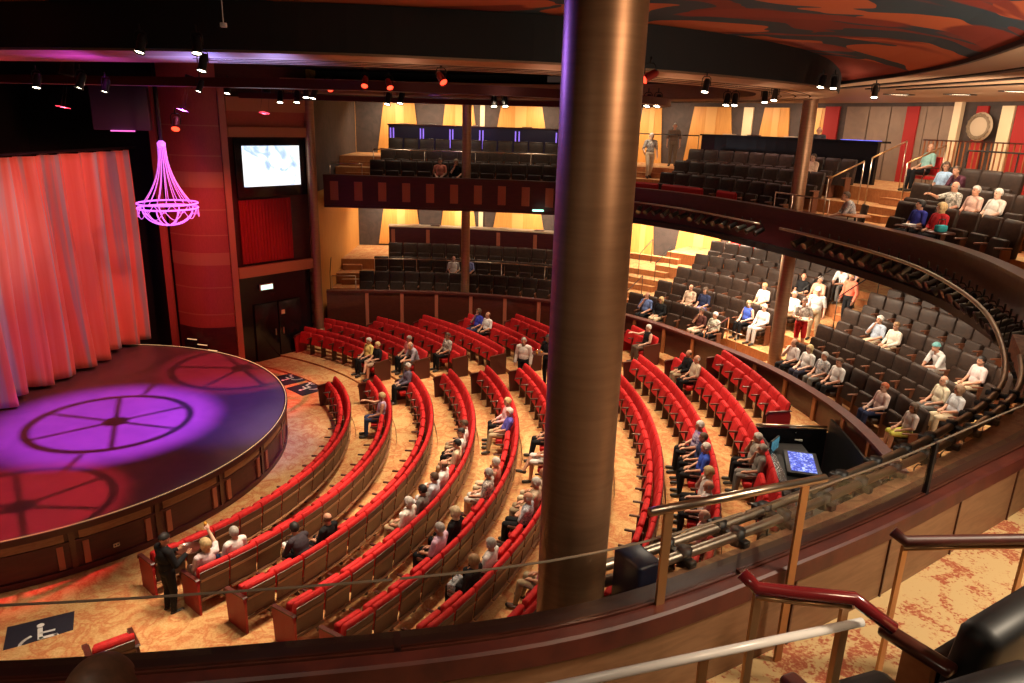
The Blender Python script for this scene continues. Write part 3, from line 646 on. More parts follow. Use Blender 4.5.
A_NEAR = {1: -43.2, 2: -41.1, 3: -39.6, 4: -38.5, 5: -38.0, 6: -37.5, 7: -36.5, 8: -35.5, 9: -34.5, 10: -33.5, 11: -.6}
A_FAR = {1: 31.6, 2: 28, 3: 26.6, 4: 24.4, 5: 22.8, 6: 20.8, 7: 19, 8: 17.4, 9: 16, 10: 14.1, 11: 12.6}
B_NEAR = {3: 37.6, 4: 33.8, 5: 30.6, 6: 27.9, 7: 26, 8: 23.6, 9: 21.3, 10: 19.2}
B_FAR = {3: 64.0, 4: 64.0, 5: 55.8, 6: 49.6, 7: 44.0, 8: 38.4, 9: 31.6, 10: 24.2}
def arc_pts(k, a_from, a_to):
    r = rr(k); arc = abs(a_to - a_from) * PI / 180 * r; n = int(round(arc / .60)); da = (a_to - a_from) / n; out = []
    for i in range(n):
        a = R_(a_from + da * (i + .5)); out.append(((O[0] + r * math.cos(a), O[1] + r * math.sin(a), fl(k)), a + PI / 2))
    return out
for k in range(1, 12):
    add_row('red', 'A', k, arc_pts(k, A_FAR[k], A_NEAR[k]), lambda i, k=k: 'red velvet seat, %s from the cross-aisle end of the %s row from the stage' % (ORD[i + 1], ORD[k]), 'red seats, %s row' % ORD[k])
for k in range(3, 11):
    add_row('red', 'B', k, arc_pts(k, B_NEAR[k], B_FAR[k]), lambda i, k=k: 'red seat, %s from the cross-aisle, %s row of the block by the dark wall' % (ORD[i + 1], ORD[k - 2]), 'red seats beyond the cross-aisle, %s row' % ORD[k - 2])
add_row('red', 'C', 3, arc_pts(3, -49.2, -52.6), lambda i: 'lone red seat showing over the balcony ledge beside the nearer navy mat', 'red seat by the near aisle')
def curve_pts(C, s0, s1, d, z):
    L = C.length_at(s0, s1, d); n = max(1, int(L[-1] / .61)); out = []
    for i in range(n):
        s = float(np.interp((i + .5) * L[-1] / n, L, np.linspace(s0, s0 + .1 * (len(L) - 1), len(L)))); P, N = C.at(s, d); out.append(((P[0], P[1], z), math.atan2(-N[1], -N[0]) - PI / 2))
    return out
def bal(C, zone, j, s0, s1, z, what):
    add_row('brown', zone, j, curve_pts(C, s0, s1, 1.42 + .98 * j, z), lambda i: 'brown seat, %s from the stairs, %s row of the %s' % (ORD[i + 1], ORD[j + 1], what), 'brown seats, %s row of the %s' % (ORD[j + 1], what))
for j, s0 in enumerate((1.12, 1.62, 2.1)): bal(LP, 'L', j, s0, 9.6, LJ(j), 'far lower balcony')
for j, s0, s1 in ((0, 11.25, 15.3), (1, 11.75, 16.4), (2, 11.9, 16.6), (3, 12.0, 16.75), (4, 12.05, 16.9)): bal(LP, 'L', j, s0, s1, LJ(j), 'middle lower balcony block')
for j in range(5): bal(LP, 'L', j, 17.85, 25.4 - .3 * j, LJ(j), 'curved lower balcony block')
for j, s0 in enumerate((1.5, 1.75, 1.9)): bal(UP, 'U', j, s0, 9.6, UJ(j), 'far upper balcony')
for j, s0, s1 in ((0, 12.0, 17.3), (1, 12.0, 17.4), (2, 12.0, 17.6)): bal(UP, 'U', j, s0, s1, UJ(j), 'middle upper balcony block')
for j, s0 in enumerate((20.9, 20.3, 20.2)): bal(UP, 'U', j, s0, 25.2, UJ(j), 'curved upper balcony block')

# ------------------------------------------------------------------ people
def hand(mb, cap, w, d, nrm, side, curl):
    d = Vector(d).normalized(); nrm = (Vector(nrm) - d * Vector(nrm).dot(d)).normalized(); lat = d.cross(nrm) * side
    w = Vector(w); cap(w, .026, w + d * .05, .030, 'hand', (lat, 1.25)); cap(w + d * .04 - lat * .02, .017, w + d * .085 - lat * .026, .016, 'hand'); cap(w + d * .04 + lat * .02, .017, w + d * .085 + lat * .026, .016, 'hand')
    for i, (o, l) in enumerate(((-.033, .062), (-.011, .075), (.012, .070), (.033, .055))):
        p = w + d * .088 + lat * o; q = p + (d * math.cos(curl) - nrm * math.sin(curl)) * l * .55; r = q + (d * math.cos(2 * curl) - nrm * math.sin(2 * curl)) * l * .5
        cap(p, .0100, q, .0095, 'hand'); cap(q, .0095, r, .0085, 'hand')
    p = w + d * .03 - lat * .03; q = p - lat * .035 + d * .03; cap(p, .013, q, .0115, 'hand'); cap(q, .0115, q + d * .032 - nrm * .012, .0095, 'hand')
V = Vector
SIT = dict(pel=(0, .285, .59), chest=(0, .23, .895), neck=(0, .205, 1.075), head=(0, .225, 1.212), sh=(.18, .21, 1.0), el=(.235, .27, .77), wr=(.12, .50, .665), hip=(.09, .30, .562), kn=(.105, .67, .556), an=(.11, .70, .10), toe=(.13, .86, .05), yaw=0., hd=(-.3, 1, -.1), hn=(0, 0, 1), curl=.45)
STD = dict(pel=(0, 0, .93), chest=(0, -.01, 1.24), neck=(0, .0, 1.44), head=(0, .03, 1.585), sh=(.185, -.01, 1.375), el=(.25, -.03, 1.09), wr=(.26, .09, .86), hip=(.09, 0, .90), kn=(.10, .03, .49), an=(.105, -.02, .085), toe=(.13, .14, .045), yaw=0., hd=(0, .3, -1), hn=(1, 0, 0), curl=.4)
POSES = {
 'sit': SIT, 'lean': dict(SIT, chest=(0, .36, .87), neck=(0, .45, 1.03), head=(0, .51, 1.165), sh=(.18, .42, .97), el=(.21, .55, .70), wr=(.05, .74, .66)),
 'chin': dict(SIT, R=dict(el=(.20, .40, .78), wr=(.05, .35, 1.03), hd=(-.25, -.2, 1), curl=.9), yaw=-.25),
 'cross': dict(SIT, R=dict(kn=(.0, .68, .67), an=(-.17, .86, .36), toe=(-.20, 1.01, .36)), wr=(.08, .48, .72)),
 'fold': dict(SIT, el=(.25, .30, .80), wr=(-.05, .40, .86), hd=(-1, .05, .1), curl=.25),
 'raise': dict(SIT, R=dict(el=(.30, .44, 1.02), wr=(.27, .60, 1.24), hd=(0, .25, 1), hn=(0, -1, 0), curl=.9), yaw=.4),
 'reach': dict(SIT, R=dict(el=(.28, .42, .93), wr=(.25, .68, 1.02), hd=(0, 1, .1))),
 'turn': dict(SIT, yaw=.7, el=(.26, .24, .76)), 'turnl': dict(SIT, yaw=-.7, wr=(.10, .44, .70)),
 'slouch': dict(SIT, pel=(0, .35, .595), chest=(0, .23, .88), neck=(0, .19, 1.06), head=(0, .21, 1.20), hip=(.09, .37, .562), sh=(.185, .19, .99), kn=(.13, .70, .55), an=(.14, .78, .10), toe=(.18, .93, .05)),
 'stand': STD, 'tray': dict(STD, el=(.26, .04, 1.11), wr=(.14, .33, 1.16), hd=(-.1, 1, 0), curl=.3), 'sfold': dict(STD, el=(.25, .06, 1.13), wr=(-.06, .20, 1.17), hd=(-1, .05, .1), curl=.25),
 'walk': dict(STD, R=dict(kn=(.10, .16, .50), an=(.10, .12, .10), toe=(.12, .28, .05), wr=(.30, .22, 1.02), el=(.28, .0, 1.10)), L=dict(kn=(.10, -.03, .48), an=(.10, -.24, .12), toe=(.12, -.10, .05))),
 'bend': dict(STD, chest=(0, .22, 1.16), neck=(0, .36, 1.31), head=(0, .45, 1.42), sh=(.185, .28, 1.27), el=(.24, .38, 1.02), wr=(.14, .58, .98), hd=(-.1, 1, -.2)),
}
M_eye = mat('eye', (.02, .015, .012), .3); M_lip = mat('lips', (.42, .13, .10), .5)
def skin_m(c): return mat('skin_%d_%d_%d' % tuple(int(x * 100) for x in c), c, .55)
def cloth_m(c, pat=None):
    n = 'cloth_%d_%d_%d%s' % (*[int(x * 100) for x in c], pat or '')
    if n in MATS: return MATS[n]
    if pat is None: return mat(n, c, .85, spec=.2, var=(tuple(x * .82 for x in c), 18, (1, 1, 1), .5))
    if pat == 'flower': return mat(n, c, .8, var=((.75, .70, .62) if sum(c) < .8 else (.15, .18, .22), 26, (1, 1, 1), 1.))
    return mat(n, c, .8, var=((.55, .50, .60), 16, (.2, .2, 1.4), 0.))
TPL = {}
def template(pose):
    if pose in TPL: return TPL[pose]
    P = POSES[pose]; mb = MB(); caps = []
    def cap(a, ra, b_, rb, lab, flat=None):
        a, b_ = V(a), V(b_); n = 12 if ra > .02 else 8; ax = b_ - a; L = ax.length
        k = 5; pts = []; rs = []
        u = ax.normalized() if L > 1e-6 else V((0, 0, 1))
        for i in range(k): t = PI / 2 * i / (k - 1); pts.append(a - u * ra * math.cos(t)); rs.append(max(.0012, ra * math.sin(t)))
        for i in range(k): t = PI / 2 * i / (k - 1); pts.append(b_ + u * rb * math.sin(t)); rs.append(max(.0012, rb * math.cos(t)))
        mb.tube(pts, rs, n); caps.append((tuple(a), ra, tuple(b_), rb, lab))
    def ell(c, r, lab, rot=None): mb.ell(c, r, 16, 0, rot); caps.append((tuple(c), min(r), tuple(c), min(r), lab))
    pel, ch, nk, hd = V(P['pel']), V(P['chest']), V(P['neck']), V(P['head'])
    up = (ch - pel).normalized(); q = up.to_track_quat('Z', 'Y').to_matrix()
    q = Matrix((V((1, 0, 0)), V((0, up.z, -up.y)), up)).transposed()
    ell(pel, (.165, .125, .13), 'pelvis', q); ell(pel + (ch - pel) * .45, (.150, .118, .17), 'torso', q); ell(ch, (.168, .118, .19), 'torso', q)
    caps.append((tuple(pel + (ch - pel) * .32 - V((.07, 0, 0))), .10, tuple(pel + (ch - pel) * .32 + V((.07, 0, 0))), .10, 'torso'))
    caps.append((tuple(pel - V((.08, 0, 0))), .11, tuple(pel + V((.08, 0, 0))), .11, 'pelvis')); caps.append((tuple(ch - V((.09, 0, 0))), .11, tuple(ch + V((.09, 0, 0))), .11, 'torso'))
    caps.append((tuple(pel), .12, tuple(ch), .12, 'torso')) if False else None
    shl = V(P['sh']); cap((-shl.x * .72, shl.y, shl.z + .012), .062, (shl.x * .72, shl.y, shl.z + .012), .062, 'torso')
    cap(ch + up * .12, .075, nk - V((0, 0, .01)), .056, 'torso'); cap(nk - V((0, 0, .02)), .053, hd - V((0, .015, .05)), .052, 'neck')
    yw = Matrix.Rotation(P['yaw'], 3, 'Z'); hp = lambda x, y, z: hd + yw @ V((x, y, z))
    def hell(c, r): mb.ell(hp(*c), r, 16, 0, yw); caps.append((tuple(hp(*c)), min(r), tuple(hp(*c)), min(r), 'head'))
    hell((0, -.008, .02), (.076, .096, .098)); hell((0, .022, -.045), (.056, .068, .070)); hell((0, .092, -.012), (.013, .020, .022)); hell((0, .083, .01), (.010, .016, .03)); hell((0, .066, -.095), (.026, .022, .02))
    for sx in (-1, 1): hell((.079 * sx, -.004, -.008), (.010, .020, .031)); hell((.034 * sx, .072, .012), (.016, .014, .011))
    for sx, key in ((1, 'R'), (-1, 'L')):
        Q = dict(P); Q.update(P.get(key, {})); f = lambda n: V((Q[n][0] * sx, Q[n][1], Q[n][2]))
        cap(f('sh'), .056, f('el'), .042, 'uparm'); cap(f('el'), .041, f('wr'), .027, 'foarm')
        hand(mb, cap, f('wr'), (Q['hd'][0] * sx, Q['hd'][1], Q['hd'][2]), (Q['hn'][0] * sx, Q['hn'][1], Q['hn'][2]), sx, Q['curl'])
        cap(f('hip'), .088, f('kn'), .062, 'thigh'); cap(f('kn'), .058, f('kn').lerp(f('an'), .35), .057, 'shin'); cap(f('kn').lerp(f('an'), .35), .057, f('an'), .038, 'shin')
        cap(f('an') + V((0, -.03, -.045)), .034, f('toe') - V((0, 0, .008)), .034, 'foot'); cap(f('an'), .038, f('an') + V((0, .0, -.04)), .04, 'foot')
    ob = link('tmp_body', mb.mesh('tmp_body', M_lip)); md = ob.modifiers.new('r', 'REMESH'); md.mode = 'VOXEL'; md.voxel_size = .0095; sm = ob.modifiers.new('s', 'SMOOTH'); sm.factor = .5; sm.iterations = 2
    dg = bpy.context.evaluated_depsgraph_get(); me = bpy.data.meshes.new_from_object(ob.evaluated_get(dg)); bpy.data.objects.remove(ob)
    nv = len(me.vertices); co_ = np.empty(nv * 3, np.float32); me.vertices.foreach_get('co', co_); co_ = co_.reshape(-1, 3)
    best = np.full(nv, 1e9); lab = np.zeros(nv, int); names = ['pelvis', 'torso', 'neck', 'head', 'uparm', 'foarm', 'hand', 'thigh', 'shin', 'foot']
    for a, ra, b_, rb, l in caps:
        a, b_ = np.array(a), np.array(b_); ax = b_ - a; LL = ax @ ax; t = np.clip(((co_ - a) @ ax) / LL, 0, 1) if LL > 1e-9 else np.zeros(nv)
        dd = np.linalg.norm(co_ - (a + t[:, None] * ax), axis=1) - (ra + (rb - ra) * t); k = dd < best; best[k] = dd[k]; lab[k] = names.index(l)
    nf = len(me.polygons); loops = np.empty(len(me.loops), np.int32); me.loops.foreach_get('vertex_index', loops); st_ = np.empty(nf, np.int32); tot = np.empty(nf, np.int32); me.polygons.foreach_get('loop_start', st_); me.polygons.foreach_get('loop_total', tot)
    polys = [loops[a:a + c] for a, c in zip(st_, tot)]; flab = lab[loops[st_]]
    fc = np.array([co_[p].mean(axis=0) for p in polys]); nrm = np.empty(nv * 3, np.float32); me.vertices.foreach_get('normal', nrm); nrm = nrm.reshape(-1, 3)
    hl = (fc - np.array(hd)) @ np.array(yw)      # face centres in the head's own frame
    me.materials.clear()
    for m_ in (M_lip, M_eye, M_lip): me.materials.append(m_)
    mi = np.zeros(nf, np.int32)
    for sx in (-1, 1): mi[(np.abs(hl[:, 0] - .034 * sx) < .017) & (np.abs(hl[:, 2] - .012) < .008) & (hl[:, 1] > .07)] = 1
    mi[(np.abs(hl[:, 0]) < .024) & (np.abs(hl[:, 2] + .058) < .007) & (hl[:, 1] > .06)] = 2
    me.polygons.foreach_set('material_index', mi); me.polygons.foreach_set('use_smooth', np.ones(nf, bool)); me.name = 'body_' + pose
    TPL[pose] = dict(me=me, co=co_, n=nrm, polys=polys, lab=flab, hl=hl, fc=fc, P=P, names=names, cache={}); return TPL[pose]
def garment(T, key, sel, off):
    if key in T['cache']: return T['cache'][key]
    idx = np.nonzero(sel)[0]; use = {}; vs = []; fs = []
    for i in idx:
        f = []
        for v in T['polys'][i]:
            if v not in use: use[v] = len(vs); vs.append(tuple(T['co'][v] + T['n'][v] * off))
            f.append(use[v])
        fs.append(f)
    me = bpy.data.meshes.new(key); me.from_pydata(vs, [], fs); me.polygons.foreach_set('use_smooth', [True] * len(fs)); me.materials.append(M_lip); me.update()
    T['cache'][key] = me; return me
NP = [0]
def setm(o, m, k=0): o.material_slots[k].link = 'OBJECT'; o.material_slots[k].material = m
def person(pose, loc, rz, label, skin, hair, hcol, shirt, scol, legs, lcol, sc=1., pat=None, shoe=(.03, .025, .02), group=None):
    T = template(pose); L = T['lab']; nm = T['names']; isl = lambda *a: np.isin(L, [nm.index(x) for x in a]); hl = T['hl']; NP[0] += 1
    o = link('person', T['me'], None, loc, rz); o.scale = (sc, sc, sc); tag(o, label, 'person', group); setm(o, skin_m(skin))
    def part(name, key, sel, off, m): c = link(name, garment(T, key, sel, off), o); setm(c, m)
    part('shirt' if shirt != 'jacket' else 'jacket', 'shirt_' + shirt, isl('torso', 'uparm', 'foarm') if shirt in ('long', 'jacket') else isl('torso') if shirt == 'vest' else isl('torso', 'uparm'), .012 if shirt != 'jacket' else .02, cloth_m(scol, pat))
    part({'long': 'trousers', 'short': 'shorts'}[legs], 'legs_' + legs, isl('pelvis', 'thigh', 'shin') if legs == 'long' else isl('pelvis', 'thigh'), .010, cloth_m(lcol)); part('shoes', 'shoes', isl('foot'), .007, mat('shoe_%d' % int(shoe[0] * 100), shoe, .5))
    hs = L == nm.index('head'); nk = L == nm.index('neck'); x, y, z = hl.T; hm = mat('hair_%d_%d_%d' % tuple(int(c * 100) for c in hcol), hcol, .6, var=(tuple(c * .7 for c in hcol), 40, (1, 1, .2), .3))
    if hair == 'short': part('hair', 'hair_short', hs & ((z > .058) | ((y < .005) & (z > -.03) & (np.abs(x) < .085)) | ((y < .03) & (z > .02)) | ((y < -.03) & (z > -.08))), .014, hm)
    elif hair == 'long': part('hair', 'hair_long', (hs | nk) & ((z > .055) | ((y < .03) & (z > -.02)) | ((y < .015) & (z > -.15))), .026, hm)
    elif hair == 'bald': part('hair', 'hair_bald', hs & (y < .005) & (z > -.07) & (z < .045), .008, hm)
    elif hair == 'cap': part('cap', 'cap', hs & (z > .03), .020, hm)
    return o
# looks: skin tones
S1, S2, S3, S4 = (.62, .36, .25), (.55, .28, .18), (.68, .42, .31), (.20, .10, .06)
GR, WH, BR, BK, BL, RD = (.42, .39, .36), (.68, .65, .60), (.10, .055, .03), (.015, .012, .012), (.58, .42, .20), (.45, .10, .03)
CREAM, WHITE, BLACK, NAVY, BLUE, PINK, KHAKI, GREY, LILAC, TEAL = (.70, .58, .40), (.80, .78, .76), (.012, .012, .014), (.03, .04, .10), (.06, .10, .48), (.72, .42, .45), (.42, .32, .20), (.20, .19, .18), (.52, .40, .56), (.16, .42, .42)
def free_seat(zone, row, P):
    c = [s for s in SEATS if s.zone == zone and (row is None or s.row == row) and not s.used]
    return min(c, key=lambda s: (s.P[0] - P[0]) ** 2 + (s.P[1] - P[1]) ** 2)
HEADZ = {'lean': 1.165, 'slouch': 1.19}
def sit(zone, row, px, py, pose, label, skin, hair, hcol, shirt, scol, legs, lcol, pat=None, sc=None):
    if zone in 'AB': zf = fl(row)
    elif zone == 'L': zf = LJ(row)
    else: zf = UJ(row)
    P = at_z(px, py, zf + HEADZ.get(pose, 1.212)); hy = POSES[pose]['head'][1]
    c = O if zone in 'AB' else P[:2] + np.array([-1, .2]) if False else O
    d = P[:2] - O; d = d / np.hypot(*d); P2 = P[:2] + d * hy
    s = free_seat(zone, row, P2); s.used = True; s.vis = True
    sc = sc or random.uniform(.95, 1.02)
    return person(pose, (s.P[0], s.P[1], s.P[2] + .4525 * (1 - sc)), s.rz, label, skin, hair, hcol, shirt, scol, legs, lcol, sc, pat)
pp = sit
# main floor, second and third rows near the usher
drinker = pp('A', 2, 206, 557, 'raise', 'blond person in a pale blouse raising a drink beside the usher', S3, 'long', BL, 'short', (.72, .60, .62), 'long', (.6, .5, .45))
pp('A', 2, 232, 546, 'sit', 'grey-haired person in white leaning near the raised drink', S1, 'short', GR, 'short', WHITE, 'long', NAVY)
pp('A', 3, 306, 541, 'lean', 'dark-haired person bending over a white bag in the third red row', S2, 'short', BK, 'short', (.05, .04, .05), 'long', BLACK)
pp('A', 3, 329, 525, 'sit', 'bald person in black sitting alone towards the near end of the third row', S2, 'bald', BR, 'short', BLACK, 'long', BLACK)
pp('A', 2, 380, 397, 'reach', 'person in a lilac top with crossed jeans alone in the second row', S2, 'short', BL, 'vest', LILAC, 'long', (.04, .06, .14))
pp('A', 3, 403, 358, 'sit', 'grey-haired person in a dark jacket at the cross-aisle end of the third row', S3, 'short', WH, 'jacket', (.14, .12, .17), 'long', BLACK)
# fourth row
pp('A', 4, 464, 424, 'sit', 'brown-haired person in white, farthest of the group in the fourth row', S2, 'short', BR, 'short', WHITE, 'long', KHAKI)
pp('A', 4, 459, 432, 'turn', 'black-haired person in white turning beside the cream shirt', S1, 'short', BK, 'short', WHITE, 'long', BLACK)
pp('A', 4, 452, 438, 'sit', 'black-haired person in a cream shirt in the fourth row', S1, 'short', BK, 'short', CREAM, 'long', KHAKI)
pp('A', 4, 450, 460, 'sit', 'bald person in a white shirt between two dark-haired neighbours', S2, 'bald', BR, 'short', WHITE, 'long', WHITE)
pp('A', 4, 447, 472, 'sit', 'brown-haired person in pale blue, fourth row, beside the bald head', S1, 'short', BR, 'short', (.6, .66, .75), 'long', (.6, .6, .62))
pp('A', 4, 436, 478, 'sit', 'dark-haired person in a charcoal shirt in the fourth row', S2, 'short', BK, 'short', GREY, 'long', WHITE)
pp('A', 4, 424, 491, 'sit', 'white-haired person in a white shirt and khaki trousers ending the fourth-row group', S2, 'short', WH, 'short', (.80, .76, .70), 'long', KHAKI)
# fifth row
pp('A', 5, 507, 401, 'sit', 'blond person in pink behind the royal blue shirt in the fifth row', S2, 'short', BL, 'long', PINK, 'long', BLACK)
pp('A', 5, 506, 408, 'slouch', 'white-haired person in a royal blue shirt and khaki trousers', S2, 'short', WH, 'short', (.10, .09, .42), 'long', KHAKI)
pp('A', 5, 500, 463, 'chin', 'red-cheeked white-haired person with hand to face in the fifth row', S2, 'short', WH, 'vest', (.62, .22, .16), 'long', CREAM)
pp('A', 5, 496, 474, 'sit', 'grey-haired person in a dark floral top, fifth row', S2, 'short', GR, 'short', (.06, .05, .07), 'short', (.7, .66, .6), pat='flower')
pp('A', 5, 464, 520, 'sit', 'blond-white head in black clothes beside the lilac shirt', S3, 'long', (.66, .52, .32), 'short', BLACK, 'long', BLACK)
pp('A', 5, 447, 532, 'sit', 'grey-haired person in a lilac pink shirt, fifth row', S2, 'short', GR, 'short', (.70, .48, .64), 'long', BLACK)
# sixth row
pp('A', 6, 549, 414, 'slouch', 'person in a grey patterned shirt beside the thick bronze column', S2, 'bald', GR, 'short', (.38, .36, .38), 'long', BLACK, pat='flower')
pp('A', 6, 548, 436, 'cross', 'person in denim blue with white shorts beside the thick bronze column', S2, 'short', BR, 'short', (.08, .16, .28), 'short', WHITE)
pp('A', 6, 546, 466, 'slouch', 'bald person in cream shorts near the bronze column', S2, 'bald', GR, 'short', (.60, .45, .34), 'short', CREAM)
pp('A', 6, 542, 478, 'sit', 'person in pale khaki with crossed arms near the bronze column', S2, 'short', WH, 'short', (.6, .5, .36), 'long', KHAKI)
pp('A', 6, 540, 490, 'fold', 'person in a pale blue patterned shirt with black trousers near the bronze column', S2, 'bald', WH, 'short', (.62, .64, .72), 'long', BLACK, pat='flower')
pp('A', 6, 499, 541, 'sit', 'grey-haired person in a white shirt, sixth row, before the long brown hair', S2, 'short', GR, 'short', WHITE, 'long', BLACK)
pp('A', 6, 484, 561, 'sit', 'person with long light brown hair in a black top, sixth row', S2, 'long', (.34, .20, .09), 'long', BLACK, 'long', BLACK)
pp('A', 7, 552, 549, 'slouch', 'person in a pink top and khaki trousers half hidden by the thick column', S2, 'short', GR, 'short', (.72, .20, .30), 'long', KHAKI)
# ninth and tenth rows
pp('A', 9, 695, 429, 'sit', 'white-haired person in a purple striped shirt, ninth row', S2, 'short', WH, 'short', (.10, .05, .22), 'long', BLACK, pat='stripe')
pp('A', 9, 700, 440, 'sit', 'brown-haired person in navy between purple stripes and bright blue', S2, 'short', BR, 'short', NAVY, 'long', BLACK)
pp('A', 9, 704, 452, 'sit', 'white-haired person in a bright blue shirt, ninth row', S2, 'short', WH, 'short', (.04, .09, .50), 'long', BLACK)
pp('A', 9, 706, 478, 'chin', 'blond person in a white top, ninth row', S3, 'long', BL, 'short', WHITE, 'long', BLACK)
pp('A', 9, 707, 490, 'sit', 'bald grey-haired person in white next to the blond one, ninth row', S2, 'bald', GR, 'short', WHITE, 'long', BLACK)
pp('A', 9, 702, 519, 'sit', 'pink-headed person in white just under the steel handrail', S3, 'bald', WH, 'short', (.76, .60, .58), 'long', BLACK)
pp('A', 10, 751, 436, 'chin', 'white-haired person in a beige shirt with hand to cheek before the sound booth', S2, 'short', WH, 'short', (.42, .38, .32), 'long', BLACK)
pp('A', 10, 753, 448, 'chin', 'grey-haired person in a grey shirt and trousers before the sound booth', S2, 'short', GR, 'short', (.24, .23, .21), 'long', GREY)
pp('A', 10, 680, 352, 'sit', 'bald person in a black jacket at the cross-aisle end of the tenth row', S2, 'bald', BR, 'jacket', BLACK, 'long', KHAKI)
pp('A', 10, 687, 360, 'sit', 'bald person in a beige shirt next to the black jacket, tenth row', S2, 'bald', WH, 'short', (.58, .48, .36), 'long', BLACK)
# block beyond the cross-aisle
pp('B', 3, 362, 343, 'sit', 'white-haired person in a yellow shirt, front row by the navy mats', S2, 'short', WH, 'short', (.78, .62, .20), 'long', BLACK)
pp('B', 3, 373, 347, 'cross', 'blond person in a black top and patterned beige shorts beside the yellow shirt', S2, 'short', BL, 'short', BLACK, 'short', (.40, .28, .20))
pp('B', 5, 444, 336, 'sit', 'person in a dark floral shirt behind the pair at the cross-aisle', S2, 'short', BR, 'short', (.07, .06, .07), 'long', BLACK, pat='flower')
pp('B', 4, 440, 345, 'lean', 'person in a lilac-grey patterned shirt bending forward at the cross-aisle', S2, 'bald', GR, 'short', (.45, .36, .42), 'long', GREY, pat='flower')
pp('B', 4, 461, 350, 'sit', 'grey-haired person in a coral pink shirt at the cross-aisle', S2, 'short', GR, 'short', (.80, .25, .24), 'long', BLACK)
pp('B', 7, 472, 314, 'chin', 'long-haired person in royal blue before the dark panelled wall', S2, 'long', BR, 'short', (.05, .06, .45), 'long', NAVY)
pp('B', 7, 479, 316, 'sit', 'bald person in a white shirt beside royal blue before the dark panelled wall', S2, 'bald', BR, 'short', WHITE, 'long', BLACK)
pp('B', 9, 546, 325, 'sit', 'bald person in a dark navy shirt near the thick column, before the panelled wall', S2, 'bald', BR, 'short', NAVY, 'long', KHAKI)
pp('B', 10, 643, 331, 'reach', 'white-haired person in a sleeveless black top, last red row past the column', S3, 'short', WH, 'vest', BLACK, 'long', (.12, .08, .06))
# far lower and upper balcony
pp('L', 1, 447, 257, 'sit', 'person in a white and grey top beside light blue in the far lower balcony', S2, 'bald', BR, 'short', WHITE, 'long', WHITE)
pp('L', 1, 457, 257, 'sit', 'white-haired person in light blue in the far lower balcony', S2, 'short', WH, 'short', (.25, .32, .68), 'long', NAVY)
pp('U', 0, 434, 160, 'sit', 'person in a salmon pink shirt in the far upper balcony', S2, 'short', BR, 'short', (.75, .26, .18), 'long', BLACK)
pp('U', 0, 449, 162, 'chin', 'long-haired person in black with hand to face in the far upper balcony', S2, 'long', (.30, .20, .12), 'short', BLACK, 'long', GREY)
# middle lower block
pp('L', 0, 641, 295, 'chin', 'person in a blue shirt, front of the middle lower block beside the column', S2, 'bald', BR, 'short', (.14, .20, .42), 'long', BLACK)
pp('L', 0, 654, 297, 'sit', 'blond person in a black jacket and pale trousers beside the blue shirt', S2, 'long', BL, 'jacket', BLACK, 'long', CREAM)
pp('L', 1, 702, 287, 'sit', 'bald person in a cream shirt in the middle lower block', S2, 'bald', BR, 'short', (.72, .52, .38), 'long', CREAM)
pp('L', 1, 716, 289, 'sit', 'brown-haired person in a navy and white top beside the cream shirt', S2, 'long', BR, 'short', NAVY, 'long', (.2, .22, .5))
pp('L', 0, 713, 310, 'chin', 'person in maroon with hands to the mouth, front row of the middle lower block', S2, 'short', BR, 'short', (.10, .035, .03), 'short', (.62, .48, .36))
pp('L', 0, 726, 311, 'sit', 'white-haired person in a leafy shirt and black trousers above the red rows', S2, 'short', WH, 'short', (.20, .22, .13), 'long', BLACK, pat='flower')
pp('L', 1, 757, 300, 'turn', 'blond person in a royal blue sleeveless top on the lit step', S3, 'long', BL, 'vest', (.07, .13, .62), 'long', BLACK)
pp('L', 1, 770, 305, 'sit', 'white-haired person in white next to royal blue on the lit step', S3, 'short', WH, 'long', WHITE, 'long', WHITE)
pp('L', 2, 776, 286, 'sit', 'blond person in a white blouse behind the pair on the lit step', S2, 'short', BL, 'short', (.78, .72, .68), 'long', CREAM)
pp('L', 2, 797, 293, 'sit', 'person in white half hidden by the bronze column behind the waiter', S2, 'short', GR, 'short', WHITE, 'long', KHAKI)
pp('L', 3, 823, 279, 'sit', 'person in peach in the fourth row of the middle lower block', S2, 'short', GR, 'short', (.75, .45, .32), 'long', KHAKI)
pp('L', 3, 836, 282, 'turn', 'person in black beside peach in the middle lower block', S2, 'bald', BR, 'short', BLACK, 'long', KHAKI)
pp('L', 4, 848, 268, 'lean', 'person in bright white leaning, highest in the middle lower block', S2, 'short', BR, 'short', (.82, .82, .80), 'long', GREY)
# curved lower block
pp('L', 0, 791, 341, 'chin', 'person in a white shirt with a hand to the forehead by the bronze column', S2, 'bald', BR, 'short', (.76, .68, .66), 'long', BLACK)
pp('L', 0, 812, 347, 'sit', 'blond person in a white T-shirt over the lower parapet', S3, 'long', BL, 'short', WHITE, 'long', (.05, .05, .08))
pp('L', 0, 828, 354, 'sit', 'grey-haired person in a pale patterned shirt over the lower parapet', S2, 'short', GR, 'short', (.72, .66, .62), 'long', GREY, pat='flower')
pp('L', 0, 836, 363, 'sit', 'brown-haired person in white at the end of four over the lower parapet', S2, 'short', BR, 'short', WHITE, 'long', BLACK)
pp('L', 2, 889, 319, 'chin', 'white-haired person in pale blue in the curved lower block', S2, 'short', WH, 'short', (.50, .58, .72), 'long', CREAM)
pp('L', 2, 899, 327, 'sit', 'brown-haired person in a cream blouse beside pale blue in the curved lower block', S2, 'short', (.30, .17, .08), 'long', (.78, .70, .60), 'long', CREAM)
pp('L', 0, 893, 391, 'sit', 'red-haired person in white with an orange scarf over the lower parapet', S3, 'short', RD, 'long', (.80, .62, .56), 'long', NAVY)
